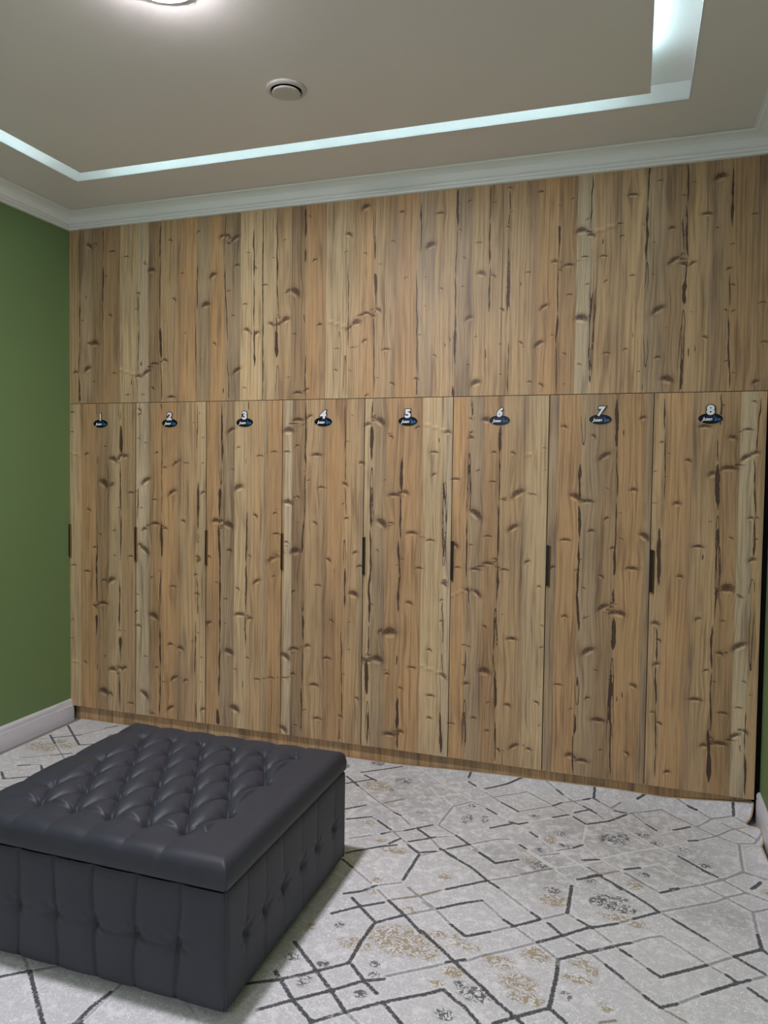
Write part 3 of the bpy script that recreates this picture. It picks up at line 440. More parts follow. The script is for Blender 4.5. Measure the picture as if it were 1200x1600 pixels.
def wood_sheet(name, x0, x1, z0, z1, planks, parent=None, y=0.0, th=0.018, seed=1, cracks=True, dz=0.014):
    """laminated board lying in the plane y, printed with boards, knots and splits"""
    xs = [x0]; toneL = []
    pl = [(max(a/1000, x0), min(b/1000, x1), t) for a, b, t in planks if b/1000 > x0+0.002 and a/1000 < x1-0.002]
    # fill holes between the traced boards
    full = []; cur = x0
    for a, b, t in pl:
        if a > cur+0.012: full.append((cur, a, 't')); cur = a
        full.append((cur, max(b, cur+0.004), t)); cur = max(b, cur+0.004)
    if cur < x1-0.001:
        a, b, t = full[-1]; full[-1] = (a, x1, t)
    cols = []
    rs = np.random.RandomState(seed)
    for a, b, t in full:
        n = max(1, int(math.ceil((b-a)/0.0042)))
        base = np.array(srgb(*TONES[t[0]])[:3])*(0.94+0.12*rs.rand())
        ph = rs.rand()*500
        for k in range(n):
            cols.append((base, t[1:], a, b, ph)); xs.append(a+(b-a)*(k+1)/n)
    xs = np.array(xs); nx = len(xs)
    nz = max(2, int(round((z1-z0)/dz))+1); zs = np.linspace(z0, z1, nz)
    X, Z = np.meshgrid(xs, zs); Xm, Zm = X*1000, Z*1000
    gx = X.copy(); co = np.full(X.shape, 20.0); ch = np.full(X.shape, -3.0); best = np.full(X.shape, -15.0)
    ku = np.zeros(X.shape)+9; kv = np.zeros(X.shape)+9; kw = np.zeros(X.shape); kr = np.full(X.shape, 99.0); st = np.zeros(X.shape)
    gx += 0.0025*np.sin(Z*5+X*3)+0.002*vnoise(Z*7, 5)
    gsum = np.zeros(X.shape)
    if cracks:
        def win(xa, xb, za, zb):
            i0, i1 = np.searchsorted(xs*1000, [xa, xb]); j0, j1 = np.searchsorted(zs*1000, [za, zb]); return slice(j0, j1), slice(i0, i1)
        for ci, (xa, za, xb, zb, w, k) in enumerate(_crk):
            zlo, zhi = min(za, zb), max(za, zb)
            if zhi < z0*1000 or zlo > z1*1000: continue
            # a split belongs to the board its middle lies in
            if not (z0*1000-5 < (za+zb)/2 < z1*1000+5 or zhi-zlo > 500): continue
            s = win(min(xa, xb)-w-30, max(xa, xb)+w+30, zlo-2, zhi+2)
            xx, zz = Xm[s], Zm[s]
            if xx.size == 0: continue
            t = np.clip((za-zz)/max(1.0, za-zb), 0, 1)           # 0 at the traced start (upper end), 1 at the lower
            xc = xa+(xb-xa)*t+3.0*vnoise(zz/70, ci*7+1)*np.minimum(1, np.minimum(t, 1-t)*6)+0.9*vnoise(zz/17, ci*7+2)
            if k in 'cv':
                u = t if k == 'c' else 1-t
                half = w/2*np.sqrt(np.maximum(u, 1e-4))*1.0
                half = np.where(u > .6, half*(1-0.5*(u-.6)), half)
                d = np.abs(xx-xc)-half
                slope = w/4/np.sqrt(np.maximum(u, 1e-3))/max(30.0, abs(za-zb))
                off = d/np.sqrt(1+slope**2); hw = 1.7*np.clip((1-u)*3, 0, 1)+0.2
                off = np.clip(off, -12, 12)
            else:
                w = max(w*1.05, 7.0); env = {'l': np.clip(np.minimum(t, 1-t)*5, 0, 1)**.6, 'd': np.clip(t*1.1+.08, 0, 1)*np.clip((1-t)*12, 0, 1)**.5,
                       'u': np.clip((1-t)*1.1+.08, 0, 1)*np.clip(t*12, 0, 1)**.5}[k]
                hw = 0.5*w*env*(0.86+0.36*vnoise(zz/38, ci*7+3)+0.12*vnoise(zz/11, ci*7+4)); off = xx-xc
            m = hw-np.abs(off)
            sel = m > best[s]
            wgt = np.clip(1-(np.abs(off)-hw)/9.0, 0, 1)
            chv = np.where(wgt > 0, hw*wgt-3*(1-wgt), -3)
            b_, c_, h_ = best[s], co[s], ch[s]
            b_[sel] = m[sel]; c_[sel] = off[sel]; h_[sel] = chv[sel]
            best[s] = b_; co[s] = c_; ch[s] = h_
        for ki, (xk, zk, r, o) in enumerate(_knt):
            if not (z0*1000-30 < zk < z1*1000+30): continue
            r = max(r, 4.5)*1.0
            R_ = r*5
            s = win(xk-R_, xk+R_, zk-R_*1.3, zk+R_*1.3)
            xx, zz = Xm[s]-xk, Zm[s]-zk
            if xx.size == 0: continue
            a = {0: 0.25, 1: 0.0, 2: 0.55, 3: -0.7}[int(o)]; ca, sa = math.cos(a), math.sin(a)
            if int(o) == 0: a = (ki*1.7 % 1.0-0.5)*1.3; ca, sa = math.cos(a), math.sin(a)
            u = (xx*ca+zz*sa)/r; v = (-xx*sa+zz*ca)/(r*{0: 0.62, 1: 0.36, 2: 0.44, 3: 0.5}[int(o)])
            rho = np.hypot(u, v); sel = rho < kr[s]
            for A, val in ((kr, rho), (ku, u), (kv, v), (kw, np.clip(2.9-rho, 0, 1)*(0.78 if r < 12 else (0.9 if r < 24 else 1.0)))):
                q = A[s]; q[sel] = np.broadcast_to(val, q.shape)[sel]; A[s] = q
            dx, dzv = xx/r, zz/r
            gsum[s] += -0.00045*r*dx*np.exp(-(dx/1.6)**2-(dzv/2.4)**2)
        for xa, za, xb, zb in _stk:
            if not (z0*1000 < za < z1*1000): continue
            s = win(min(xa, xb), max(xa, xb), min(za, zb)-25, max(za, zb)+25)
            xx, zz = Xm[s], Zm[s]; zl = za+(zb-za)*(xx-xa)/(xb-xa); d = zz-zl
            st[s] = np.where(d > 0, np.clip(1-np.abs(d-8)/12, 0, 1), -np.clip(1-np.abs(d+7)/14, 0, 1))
    gx += gsum
    co3 = np.stack([X, np.full(X.shape, y), Z], -1).reshape(-1, 3)
    idx = np.arange(nx*nz).reshape(nz, nx)
    q = np.stack([idx[:-1, :-1], idx[:-1, 1:], idx[1:, 1:], idx[1:, :-1]], -1).reshape(-1, 4)
    nf = len(q)
    # body behind the printed face
    bo = len(co3)
    yb = y+th
    box = np.array([(x0, y, z0), (x1, y, z0), (x1, yb, z0), (x0, yb, z0), (x0, y, z1), (x1, y, z1), (x1, yb, z1), (x0, yb, z1)])
    bf = np.array([(0,3,2,1),(4,5,6,7),(1,2,6,5),(2,3,7,6),(3,0,4,7)])+bo
    allco = np.concatenate([co3, box]); allq = np.concatenate([q, bf])
    ob = quad_mesh(name, allco, allq, [M_WOOD, M_DARK], parent, smooth=False, mi=np.concatenate([np.zeros(nf), np.ones(5)]))
    me = ob.data
    pad = lambda A, v: np.concatenate([A.ravel(), np.full(8, v)])
    attr(me, 'gx', pad(gx+seed*0.37, 0)); attr(me, 'gz', pad(Z+seed*1.3, 0)); attr(me, 'co', pad(co, 20)); attr(me, 'ch', pad(ch, -3))
    attr(me, 'ku', pad(ku, 9)); attr(me, 'kv', pad(kv, 9)); attr(me, 'kw', pad(kw, 0)); attr(me, 'st', pad(st, 0))
    # corner colours: every board has its own tone, some with a grey margin
    cc = np.ones((nz-1, nx-1, 4, 4), np.float32)
    for i, (base, edge, a, b, ph) in enumerate(cols):
        for c, (ix, jz) in enumerate(((i, 0), (i+1, 0), (i+1, 1), (i, 1))):
            xx = xs[ix]; zz = zs[jz:jz+nz-1]
            g = np.zeros(nz-1)
            wv = 0.030*(1+0.5*vnoise(zz*6+ph, 11))
            if 'R' in edge: g = np.maximum(g, 0.75*np.exp(-np.maximum(0, b-xx)/wv*1.3))
            if 'L' in edge: g = np.maximum(g, 0.65*np.exp(-np.maximum(0, xx-a)/wv*1.3))
            if not edge: g = np.maximum(g, 0.25*np.exp(-np.maximum(0, b-xx)/0.01))
            g = g*(0.65+0.5*vnoise(zz*4+ph*1.3, 12))
            g = np.clip(g+0.16*np.clip(vnoise(zz*3.1+ph, 13), 0, 1), 0, 0.85)[:, None]
            br = (1+0.07*vnoise(zz*2.2+ph, 14))[:, None]
            cc[:, i, c, :3] = (base[None]*(1-g)+GREY[None]*g)*br
    flat = np.concatenate([cc.reshape(-1, 4), np.tile([0.03, 0.02, 0.012, 1], (20, 1))])
    ca_ = me.color_attributes.new('tone', 'FLOAT_COLOR', 'CORNER'); ca_.data.foreach_set('color', flat.astype(np.float32).ravel())
    return ob

# ================================================================ ROOM SHELL
def struct(name, mb, mat, label=None, parent=None, cat=None, bevel=0, smooth=False):
    o = mb.build(name, mat, parent, smooth, bevel)
    if parent is None: o['kind'] = 'structure'; o['label'] = label; o['category'] = cat
    return o
struct('floor', MB().box(-0.1, RX+0.1, YB-0.1, 0.7, -0.12, 0.0), M_FLOOR, 'grey floor showing as a thin strip along the left baseboard', cat='floor')
struct('wall_left', MB().box(-0.12, 0.0, YB-0.1, 0.7, 0, 3.4), M_GREEN, 'olive green painted wall left of the lockers', cat='wall')
struct('wall_right', MB().box(RX, RX+0.12, YB-0.1, 0.7, 0, 3.4), M_GREEN, 'sliver of green painted wall right of the last locker', cat='wall')
struct('wall_back', MB().box(0, RX, 0.58, 0.7, 0, 3.4), M_GREYWALL, 'wall hidden behind the lockers', cat='wall')
struct('wall_front', MB().box(0, 0.6, YB-0.1, YB, 0, 3.4).box(3.4, RX, YB-0.1, YB, 0, 3.4).box(0.6, 3.4, YB-0.1, YB, 2.6, 3.4), M_GREYWALL, 'plain unseen wall behind the camera, its wide opening added for fill light', cat='wall')  # opening is invented to let world light in as fill

# ceiling: slab, dropped border with a large opening, floating panel in the opening
ceil = struct('ceiling', MB().box(-0.1, RX+0.1, YB-0.1, 0.7, SLAB, SLAB+0.12), M_CEIL, 'matte pale ceiling with a lit recessed slot around a floating panel', cat='ceiling')
OX0, OX1, OY1, OY0 = 0.484, 3.600, -0.485, -6.9
so = MB()
so.box(0, OX0, YB, 0.58, CEIL, SLAB+0.01).box(OX1, RX, YB, 0.58, CEIL, SLAB+0.01).box(OX0, OX1, OY1, 0.58, CEIL, SLAB+0.01).box(OX0, OX1, YB, OY0, CEIL, SLAB+0.01)
so.build('ceiling_border', M_CEIL, ceil)
PX0, PX1, PY1, PY0 = 0.644, 3.440, -0.645, -6.74
MB().box(PX0, PX1, PY0, PY1, PANEL_Z, PANEL_Z+0.022).build('floating_panel', M_CEIL, ceil)
hang = MB()
for hx in (1.1, 3.0):
    for hy in (-1.1, -3.7, -6.3): hang.box(hx-.03, hx+.03, hy-.03, hy+.03, PANEL_Z+0.02, SLAB+0.01)
hang.build('panel_hanger', M_CEIL, ceil)
# thin bright bead round the edge of the opening
bd = MB(); t_ = 0.007
bd.box(OX0, OX1, OY1-t_, OY1, CEIL-0.002, CEIL+0.006).box(OX0, OX0+t_, OY0, OY1, CEIL-0.002, CEIL+0.006).box(OX1-t_, OX1, OY0, OY1, CEIL-0.002, CEIL+0.006)
bd.build('opening_bead', M_WHITEP, ceil)

# led strips lying on the floating panel
led = empty('led_strip_light', (2.04, -2.7, PANEL_Z+0.022))
tag(led, 'cool white strip lights hidden above the floating ceiling panel', 'strip light')
zL = PANEL_Z+0.0225
for (a, b, c, d) in ((PX0+.05, PX1-.12, PY1-.075, PY1-.060), (PX0+.060, PX0+.075, PY0+.1, PY1-.1), (PX1-.030, PX1-.015, PY0+.1, -0.80), (PX0+.1, PX1-.1, PY0+.06, PY0+.075)):
    o = MB().box(a-2.04, b-2.04, c+2.7, d+2.7, 0.0005, 0.006).build('led_tape', M_LED, led)

# cornice, one length per wall
CPROF = [(0, 3.122), (0.022, 3.122), (0.023, 3.130), (0.014, 3.132), (0.014, 3.138), (0.024, 3.140), (0.025, 3.147), (0.018, 3.149), (0.018, 3.153), (0.028, 3.155), (0.034, 3.158), (0.048, 3.170), (0.062, 3.181), (0.078, 3.189), (0.096, 3.1935), (0.118, 3.195), (0.121, 3.198), (0.135, 3.1985)]
CPROF.append((0.0, 3.2005))
def cornice(name, rect_a, rect_b, label):
    V, F = [], []
    n = len(CPROF)
    for end in (rect_a, rect_b):
        for d, z in CPROF: V.append((end[0]+end[2]*d, end[1]+end[3]*d, z))
    for i in range(n):
        j = (i+1) % n; F.append((i, j, n+j, n+i))
    F += [tuple(range(n))[::-1], tuple(range(n, 2*n))]
    o = mesh_obj(name, V, F, M_CORN)
    bm_fix(o); tag(o, label, 'cornice', kind='structure'); return o
def bm_fix(o):
    import bmesh
    b = bmesh.new(); b.from_mesh(o.data); bmesh.ops.recalc_face_normals(b, faces=b.faces); b.to_mesh(o.data); b.free()
cornice('trim_1', (0, -0.0005, 1, -1), (RX, -0.0005, -1, -1), 'white moulded cornice above the wood panels')
cornice('trim_2', (0, YB, 1, 1), (0, -0.0005, 1, -1), 'white moulded cornice above the green left wall')
cornice('trim_3', (RX, -0.0005, -1, -1), (RX, YB, -1, 1), 'white moulded cornice along the right wall')

# baseboards
BPROF = [(0, 0.0), (0.016, 0.0), (0.016, 0.104), (0.0135, 0.107), (0.0135, 0.111), (0.0155, 0.114), (0.0155, 0.130), (0.010, 0.138), (0.004, 0.142), (0, 0.142)]
BEND = [(0, 0.0), (0.017, 0.0), (0.017, 0.098), (0.012, 0.103), (0.009, 0.134), (0.004, 0.142), (0, 0.142)]
def baseboard(name, x, sx, ya, yb, label, prof=BPROF, parent=None):
    V = [(x+sx*d, ya, z) for d, z in prof]+[(x+sx*d, yb, z) for d, z in prof]; n = len(prof)
    F = [(i, (i+1) % n, n+(i+1) % n, n+i) for i in range(n)]+[tuple(range(n))[::-1], tuple(range(n, 2*n))]
    o = mesh_obj(name, V, F, M_BASEB, parent); bm_fix(o)
    if parent is None: tag(o, label, 'baseboard', kind='structure')
    return o
bl_ = baseboard('baseboard_left', 0, 1, YB, -0.136, 'white moulded baseboard along the green left wall')
baseboard('end_piece', 0, 1, -0.136, 0.012, '', BEND, bl_)
baseboard('baseboard_right', RX, -1, YB, -0.005, 'white moulded baseboard in the right corner beside the last locker')

# ================================================================ LOCKERS
UP = rows(PLANKS_UP); DO = [rows(s) for s in PLANKS_DOORS.split('|')]
ZT = 2.038; ZB = 0.1
def text_mesh(name, body, size, mat, parent, loc, offset=0.0, shear=0.0, extrude=0.0006, sx=1.0, spacing=1.0):
    cu = bpy.data.curves.new('txt', 'FONT'); cu.body = body; cu.size = size; cu.align_x = 'CENTER'; cu.offset = offset; cu.shear = shear
    cu.extrude = extrude; cu.resolution_u = 3; cu.space_character = spacing
    ob = bpy.data.objects.new('txt', cu); C.objects.link(ob)
    dg = bpy.context.evaluated_depsgraph_get(); me = bpy.data.meshes.new_from_object(ob.evaluated_get(dg))
    bpy.data.objects.remove(ob)
    me.transform(Matrix.Translation(loc) @ Matrix.Diagonal((sx, 1, 1, 1)) @ Matrix.Rotation(math.pi/2, 4, 'X'))
    me.materials.clear(); me.materials.append(mat); me.name = name
    return link(bpy.data.objects.new(name, me), parent)

DIGIT_SHEAR = {2: 0.1, 3: 0.0, 6: 0.28, 7: 0.25, 4: 0.15}
NUMW = ['one', 'two', 'three', 'four', 'five', 'six', 'seven', 'eight']
for k in range(8):
    n = k+1
    x0, x1 = 0.5*k+0.0025, 0.5*(k+1)-0.0015
    if k == 0: x0 = 0.001
    if k == 7: x1 = 3.996
    cx = (x0+x1)/2
    root = empty('locker', (cx, 0.3, 0.0))
    where = {1: 'beside the green left wall', 8: 'last at the right end'}.get(n, 'between lockers %s and %s' % (NUMW[k-1], NUMW[(k+1) % 8]))
    tag(root, 'knotty wood locker, white number %s on its door, %s' % (NUMW[k], where), 'locker', 'numbered lockers along the wall')
    inv = Matrix.Translation((-cx, -0.3, 0))
    b = MB(); xa, xb = 0.5*k+0.0002, 0.5*(k+1)-0.0002
    if k == 7: xb = 3.985
    b.box(xa, xa+.016, .030, .57, ZB, ZT).box(xb-.016, xb, .030, .57, ZB, ZT).box(xa, xb, .03, .57, ZB, ZB+.016).box(xa, xb, .03, .57, ZT-.016, ZT).box(xa, xb, .556, .57, ZB, ZT).box(xa, xb, .022, .03, ZB, ZT)
    o = b.build('body', M_DARK, root); o.data.transform(inv)
    door = wood_sheet('door', x0, x1, ZB, ZT-0.0015, DO[k], root, 0.0, 0.018, seed=k+3)
    door.data.transform(inv)
    # edge pull: slim black grip standing proud of the left edge of the door
    hz0, hz1 = 1.064, 1.272
    hx = 0.5*k+0.0008
    HW = 0.0125 if k > 3 else 0.0095
    h = MB().box(hx-.0005, hx+HW, -0.013, 0.0, hz0, hz1)
    h.box(hx-.0005, hx+.0012, -0.0005, 0.017, hz0, hz1)
    ho = h.build('handle', M_BLACK, door); ho.data.transform(inv)
    # bronze-toned return of the pull
    LW = HW+(0.009 if k > 5 else 0.002)
    V = [(hx+HW, -.0125, hz0-.002), (hx+LW, -.0005, hz0-.010), (hx+LW, -.0005, hz1-.006), (hx+HW, -.0125, hz1-.001), (hx+HW, -.0002, hz0-.002), (hx+HW, -.0002, hz1-.001)]
    g = mesh_obj('grip_lip', V, [(0,1,2,3), (0,4,1), (3,2,5), (4,5,2,1), (0,3,5,4)], M_BRONZE, door); g.data.transform(inv)
    # number plate
    px, pz = [0.241, 0.747, 1.257, 1.754, 2.25, 2.747, 3.25, 3.754][k], 1.911
    pl = MB()
    N = 40
    def disc(mb, a, c, y0, y1):
        b_ = len(mb.V)
        for yy in (y0, y1):
            for i in range(N):
                t = 2*math.pi*i/N; mb.V.append((px+a*math.cos(t), yy, pz+c*math.sin(t)))
        mb.F += [tuple(b_+i for i in range(N)), tuple(b_+N+i for i in range(N))[::-1]]
        mb.F += [(b_+(i+1) % N, b_+i, b_+N+i, b_+N+(i+1) % N) for i in range(N)]
    disc(pl, 0.0540, 0.0255, -0.0045, -0.0003)
    plate = pl.build('number_plate', M_PLATE, root); bm_fix(plate); plate.data.transform(inv)
    plate['label'] = 'black oval plate with the number %d and white and blue script' % n
    rb = MB(); disc(rb, 0.0565, 0.0280, -0.0022, -0.0002); rim = rb.build('acrylic_rim', M_RIM, root); bm_fix(rim); rim.data.transform(inv)
    sh = DIGIT_SHEAR.get(n, 0.0)
    xs_ = 0.8 if n == 1 else (0.95 if n in (6, 7) else 1.15)
    S = 0.060
    zb_ = pz+0.020
    text_mesh('number_outline', str(n), S, M_PLATE, root, (px-(0.003 if sh else 0), -0.0035, zb_), 0.0066, sh, 0.0016, xs_).data.transform(inv)
    text_mesh('number', str(n), S, M_LETW, root, (px-(0.003 if sh else 0), -0.0056, zb_), 0.0030, sh, 0.0006, xs_).data.transform(inv)
    text_mesh('lettering', 'Jusan', 0.0225, M_LETW, root, (px-0.014, -0.0050, pz-0.0095), 0.0006, 0.35, 0.0004, 1.0, 0.92).data.transform(inv)
    text_mesh('lettering', 'Spa', 0.0215, M_LETB, root, (px+0.028, -0.0050, pz-0.0095), 0.0005, 0.35, 0.0004, 1.0, 0.95).data.transform(inv)
    # small blue swoosh above the lettering
    sw = MB(); pts = []
    for i in range(9):
        t = i/8; pts.append((px-0.020+0.034*t, pz+0.0075+0.004*math.sin(t*3.0)*(1 if t < .7 else 1.2), 0.0018*math.sin(math.pi*min(1, t*1.05))+0.0003))
    for i in range(8):
        a, c = pts[i], pts[i+1]; b_ = len(sw.V)
        sw.V += [(a[0], -0.0049, a[1]-a[2]), (c[0], -0.0049, c[1]-c[2]), (c[0], -0.0049, c[1]+c[2]), (a[0], -0.0049, a[1]+a[2])]; sw.F.append((b_, b_+1, b_+2, b_+3))
    bx_ = len(sw.V)
    sw.V += [(px+.012, -.0049, pz+.004), (px+.018, -.0049, pz+.003), (px+.022, -.0049, pz+.012), (px+.017, -.0049, pz+.016)]; sw.F.append((bx_, bx_+1, bx_+2, bx_+3))
    sw.build('swoosh', M_LETD, root).data.transform(inv)
    if k == 7:
        MB().box(3.9985, RX-0.0005, 0.006, 0.03, ZB, ZT).build('gap_shade_strip', M_GAP, root).data.transform(inv)  # black strip stands in for the shade between last locker and wall

# upper cabinets: three wide panels above the lockers
seams = [0.001, 1.3685, 2.747, RX-0.003]
for i in range(3):
    xa, xb = seams[i]+(0.0012 if i else 0), seams[i+1]-0.0012
    cx = (xa+xb)/2
    u = empty('upper_cabinet', (cx, 0.3, ZT))
    tag(u, ['leftmost wide knotty wood panel above the lockers, touching the green left wall', 'middle wide knotty wood panel above lockers four and five', 'rightmost wide knotty wood panel, above lockers seven and eight'][i], 'cabinet', 'upper panels above the lockers')
    inv = Matrix.Translation((-cx, -0.3, -ZT))
    p = wood_sheet('panel', xa, xb, ZT+0.0015, 3.13, UP, u, 0.0, 0.018, seed=21+i); p.data.transform(inv)
    MB().box(xa, xb, 0.022, 0.57, ZT+.002, 3.19).build('body', M_DARK, u).data.transform(inv)

# plinth
pr = random.Random(5); pls = []; xx = 0
while xx < 4000:
    w = pr.randint(26, 95); pls.append((xx, xx+w, pr.choice(['o', 'b', 'oR', 't', 'd', 'b', 'oL', 'tR']))); xx += w
plinth = empty('plinth', (2.0, 0.04, 0))
tag(plinth, 'low knotty wood plinth under the locker doors', 'plinth')
invp = Matrix.Translation((-2.0, -0.04, 0))
for xa, xb in ((0.046, 0.200), (0.2015, 1.0), (1.0015, 2.4), (2.4015, 3.20), (3.2015, 3.39), (3.3915, RX-0.03)):
    o = wood_sheet('board', xa, xb, 0.0005, ZB-0.0065, pls, plinth, 0.030, 0.016, seed=int(xa*100)+40, cracks=False); o.data.transform(invp)
MB().box(0.018, 0.044, 0.034, 0.05, 0.001, 0.0975).build('end_block', M_EDGEW, plinth).data.transform(invp)

# ================================================================ RUG
def rug_mat():
    t = NT('vintage_trellis_rug')
    P = t.pos()
    dk, dg, dw, db = t.attr('dk'), t.attr('dg'), t.attr('dw'), t.attr('db')
    bk, bb, gy = t.attr('bk'), t.attr('bb'), t.attr('gy')
    rag = t.noise(P, 120, 3, 0.65); rag2 = t.noise(P, 26, 3, 0.6); soft = t.noise(P, 5, 3, 0.6)
    # small carved scroll pattern: level lines of a noise field
    s1 = t.noise(P, 52, 1.2, 0.5, 0.6); s2 = t.noise(P, 90, 1, 0.5, 0.4)
    sc = t.smooth(t.math('ABSOLUTE', t.math('SUBTRACT', s1, 0.5)), 0.012, 0.035)
    sc2 = t.smooth(t.math('ABSOLUTE', t.math('SUBTRACT', s2, 0.5)), 0.015, 0.05)
    base = t.mix(sc, srgb(254, 254, 255), srgb(222, 221, 227))
    base = t.mix(t.smooth(sc2, 0, 1, 0.45, 0.0), base, srgb(192, 191, 198))
    base = t.mix(t.smooth(soft, 0.42, 0.65, 0.0, 0.25), base, srgb(212, 211, 215))
    base = t.mix(t.smooth(rag2, 0.5, 0.7, 0.0, 0.75), base, srgb(248, 248, 252))
    gm = t.math('MULTIPLY', gy, t.smooth(rag2, 0.62, 0.4, 0.2, 1.0))
    base = t.mix(t.math('MULTIPLY', gm, 0.75), base, t.mix(sc, srgb(206, 205, 208), srgb(176, 176, 179)))
    # worn blots of ochre and charcoal, broken along the scrolls
    sq = t.math('SUBTRACT', 1.0, t.smooth(t.math('ABSOLUTE', t.math('SUBTRACT', t.noise(P, 46, 1.5, 0.5, 1.0), 0.5)), 0.03, 0.10))
    base = t.mix(t.math('MULTIPLY', t.smooth(t.math('ADD', bb, t.math('MULTIPLY', rag2, 0.6)), 0.48, 0.85), t.math('MULTIPLY', sq, 0.95)), base, srgb(178, 160, 132))
    base = t.mix(t.math('MULTIPLY', t.smooth(t.math('ADD', bk, t.math('MULTIPLY', rag2, 0.7)), 0.66, 0.98), t.math('MULTIPLY', sq, 0.9)), base, srgb(84, 84, 88))
    wob = t.math('MULTIPLY', t.math('SUBTRACT', rag, 0.5), 12.0)
    brk = t.smooth(rag2, 0.36, 0.46)
    def line(d, hw, soft_, amt, c, c2=None):
        nonlocal base
        m = t.smooth(t.math('ADD', d, wob), hw, hw-soft_, 0.0, amt)
        base = t.mix(m, base, c)
    line(dw, 6.5, 2.5, 0.85, srgb(240, 240, 243))
    line(dg, 6.6, 3.0, 0.7, srgb(136, 136, 144))
    rg_ = t.math('MULTIPLY', t.smooth(dg, 7.0, 10.0), t.smooth(dg, 15.0, 11.0, 0.0, 0.5)); base = t.mix(rg_, base, srgb(248, 248, 252))
    line(db, 7.0, 3.0, 0.75, srgb(130, 112, 90))
    m = t.math('MULTIPLY', t.smooth(t.math('ADD', dk, wob), 8.2, 5.4, 0.0, 0.94), t.smooth(rag2, 0.28, 0.4, 0.45, 1.0))
    base = t.mix(m, base, t.mix(t.smooth(rag, 0.4, 0.65), srgb(58, 59, 64), srgb(96, 97, 102)))
    # bright carved rims beside dark lines
    rim = t.math('MULTIPLY', t.smooth(dk, 9.0, 12.0), t.smooth(dk, 17.0, 12.5, 0.0, 0.5))
    base = t.mix(rim, base, srgb(238, 238, 242))
    h = t.math('ADD', t.math('MULTIPLY', sc, 0.6), t.math('MULTIPLY', rag, 0.5))
    dl = t.math('MINIMUM', t.math('MINIMUM', dk, dg), t.math('MINIMUM', dw, db))
    h = t.math('ADD', h, t.smooth(dl, 2.0, 11.0, 0.0, 1.2))
    t.bump(h, 0.45, 0.0035)
    t.b.inputs['Sheen Weight'].default_value = 0.15
    return t.done(base, 0.85, 0.2)
M_RUG = rug_mat()

segs = {'k': [], 'g': [], 'w': [], 'b': []}
for r_ in rows(RUG_LINES):
    p = r_[1:]
    for i in range(0, len(p)-2, 2):
        segs[r_[0]].append((p[i], p[i+1], p[i+2], p[i+3]))
# the same trellis goes on where the photograph does not show it (under the ottoman, towards the camera)
rg = random.Random(3)
OXX, OYY, PXX, PYY = 2570.0, -1378.0, 640.0, 508.0
S4 = 4.2
for i in range(-5, 4):
    for j in range(-3, 12):
        ox, oy = OXX+i*PXX-(j*10), OYY-j*PYY+0
        for a, b, c, d in ((0,0,-2,57),(0,0,76,-60),(0,0,-76,-60),(-2,57,76,117),(-2,57,-76,117),(-6,122,72,62),(-6,122,-80,62),(0,-28,76,27),(0,-28,-76,27),(76,27,0,87),(-76,27,0,87)):
            q = (ox+a*S4, oy-b*S4, ox+c*S4, oy-d*S4)
            mx, my = (q[0]+q[2])/2, (q[1]+q[3])/2
            hidden = (my < -2150) or (1150 < mx < 2330 and -2010 < my < -760) or (mx < 1900 and my < -950) or (600 < mx < 1800 and my < -250)
            if hidden and my < 20: segs[rg.choice('kkkggkw')].append(q)

def h_rug(x, y):
    hb = np.interp(x, [0, 2.2, 2.5, 2.75, 3.1, 3.36, 3.6, 3.78, 4.0], [0.011, 0.011, 0.026, 0.036, 0.043, 0.048, 0.042, 0.056, 0.080])-0.010
    t = np.clip(1-(0.022-y)/0.16, 0, 1); z = 0.010+hb*t*t
    d = np.clip((x-3.78)/0.22, 0, 1)
    z = z+d*d*(0.030*np.exp(-((y+0.17)/0.07)**2)+0.034*np.exp(-((y+0.36)/0.06)**2)+0.02*np.exp(-((y+0.62)/0.1)**2))
    return z
def xr_edge(y): return 3.992+0.012*np.sin(y*22)-0.030*np.exp(-((y+0.10)/0.04)**2)
ys = np.concatenate([np.arange(0.024, -2.35, -0.008), np.arange(-2.36, -6.8, -0.04)])
us = np.concatenate([np.linspace(0, 1, 496)])
Yg, Ug = np.meshgrid(ys, us, indexing='ij')
Xg = 0.068+Ug*(xr_edge(Yg)-0.068)
Xg += (np.clip((0.35-Xg)/0.35, 0, 1))*np.where(Yg > -0.02, 0.03, 0)*0
Zg = h_rug(Xg, Yg)
Xm, Ym = Xg*1000, Yg*1000
D = {}
for kx in segs:
    d = np.full(Xg.shape, 60.0)
    for (x1_, y1_, x2_, y2_) in segs[kx]:
        j0, j1 = np.searchsorted(-ys*1000, [-max(y1_, y2_)-40, -min(y1_, y2_)+40])
        i0 = max(0, int((min(x1_, x2_)-45-52)/(3.94*1000)*495)-2); i1 = min(496, int((max(x1_, x2_)+45-52)/(3.94*1000)*495)+4)
        if j1 <= j0 or i1 <= i0: continue
        s = (slice(j0, j1), slice(i0, i1)); xx, yy = Xm[s], Ym[s]
        dx, dy = x2_-x1_, y2_-y1_; L2 = dx*dx+dy*dy+1e-6
        t = np.clip(((xx-x1_)*dx+(yy-y1_)*dy)/L2, 0, 1)
        d[s] = np.minimum(d[s], np.hypot(xx-x1_-t*dx, yy-y1_-t*dy))
    D[kx] = d
bk = np.zeros(Xg.shape); bb = np.zeros(Xg.shape); gy = np.zeros(Xg.shape)
bl = rows(RUG_BLOTS)
for i in range(26): bl.append([rg.choice('bk'), rg.uniform(200, 3900), rg.uniform(-4700, -2300), rg.uniform(60, 200), rg.uniform(40, 120)])
for kx, x, y, a, b in bl:
    v = np.exp(-(((Xm-x)/max(20, a))**2+((Ym-y)/max(20, abs(b)*0.9))**2)*0.9)
    if kx == 'k': bk = np.maximum(bk, v)
    else: bb = np.maximum(bb, v)
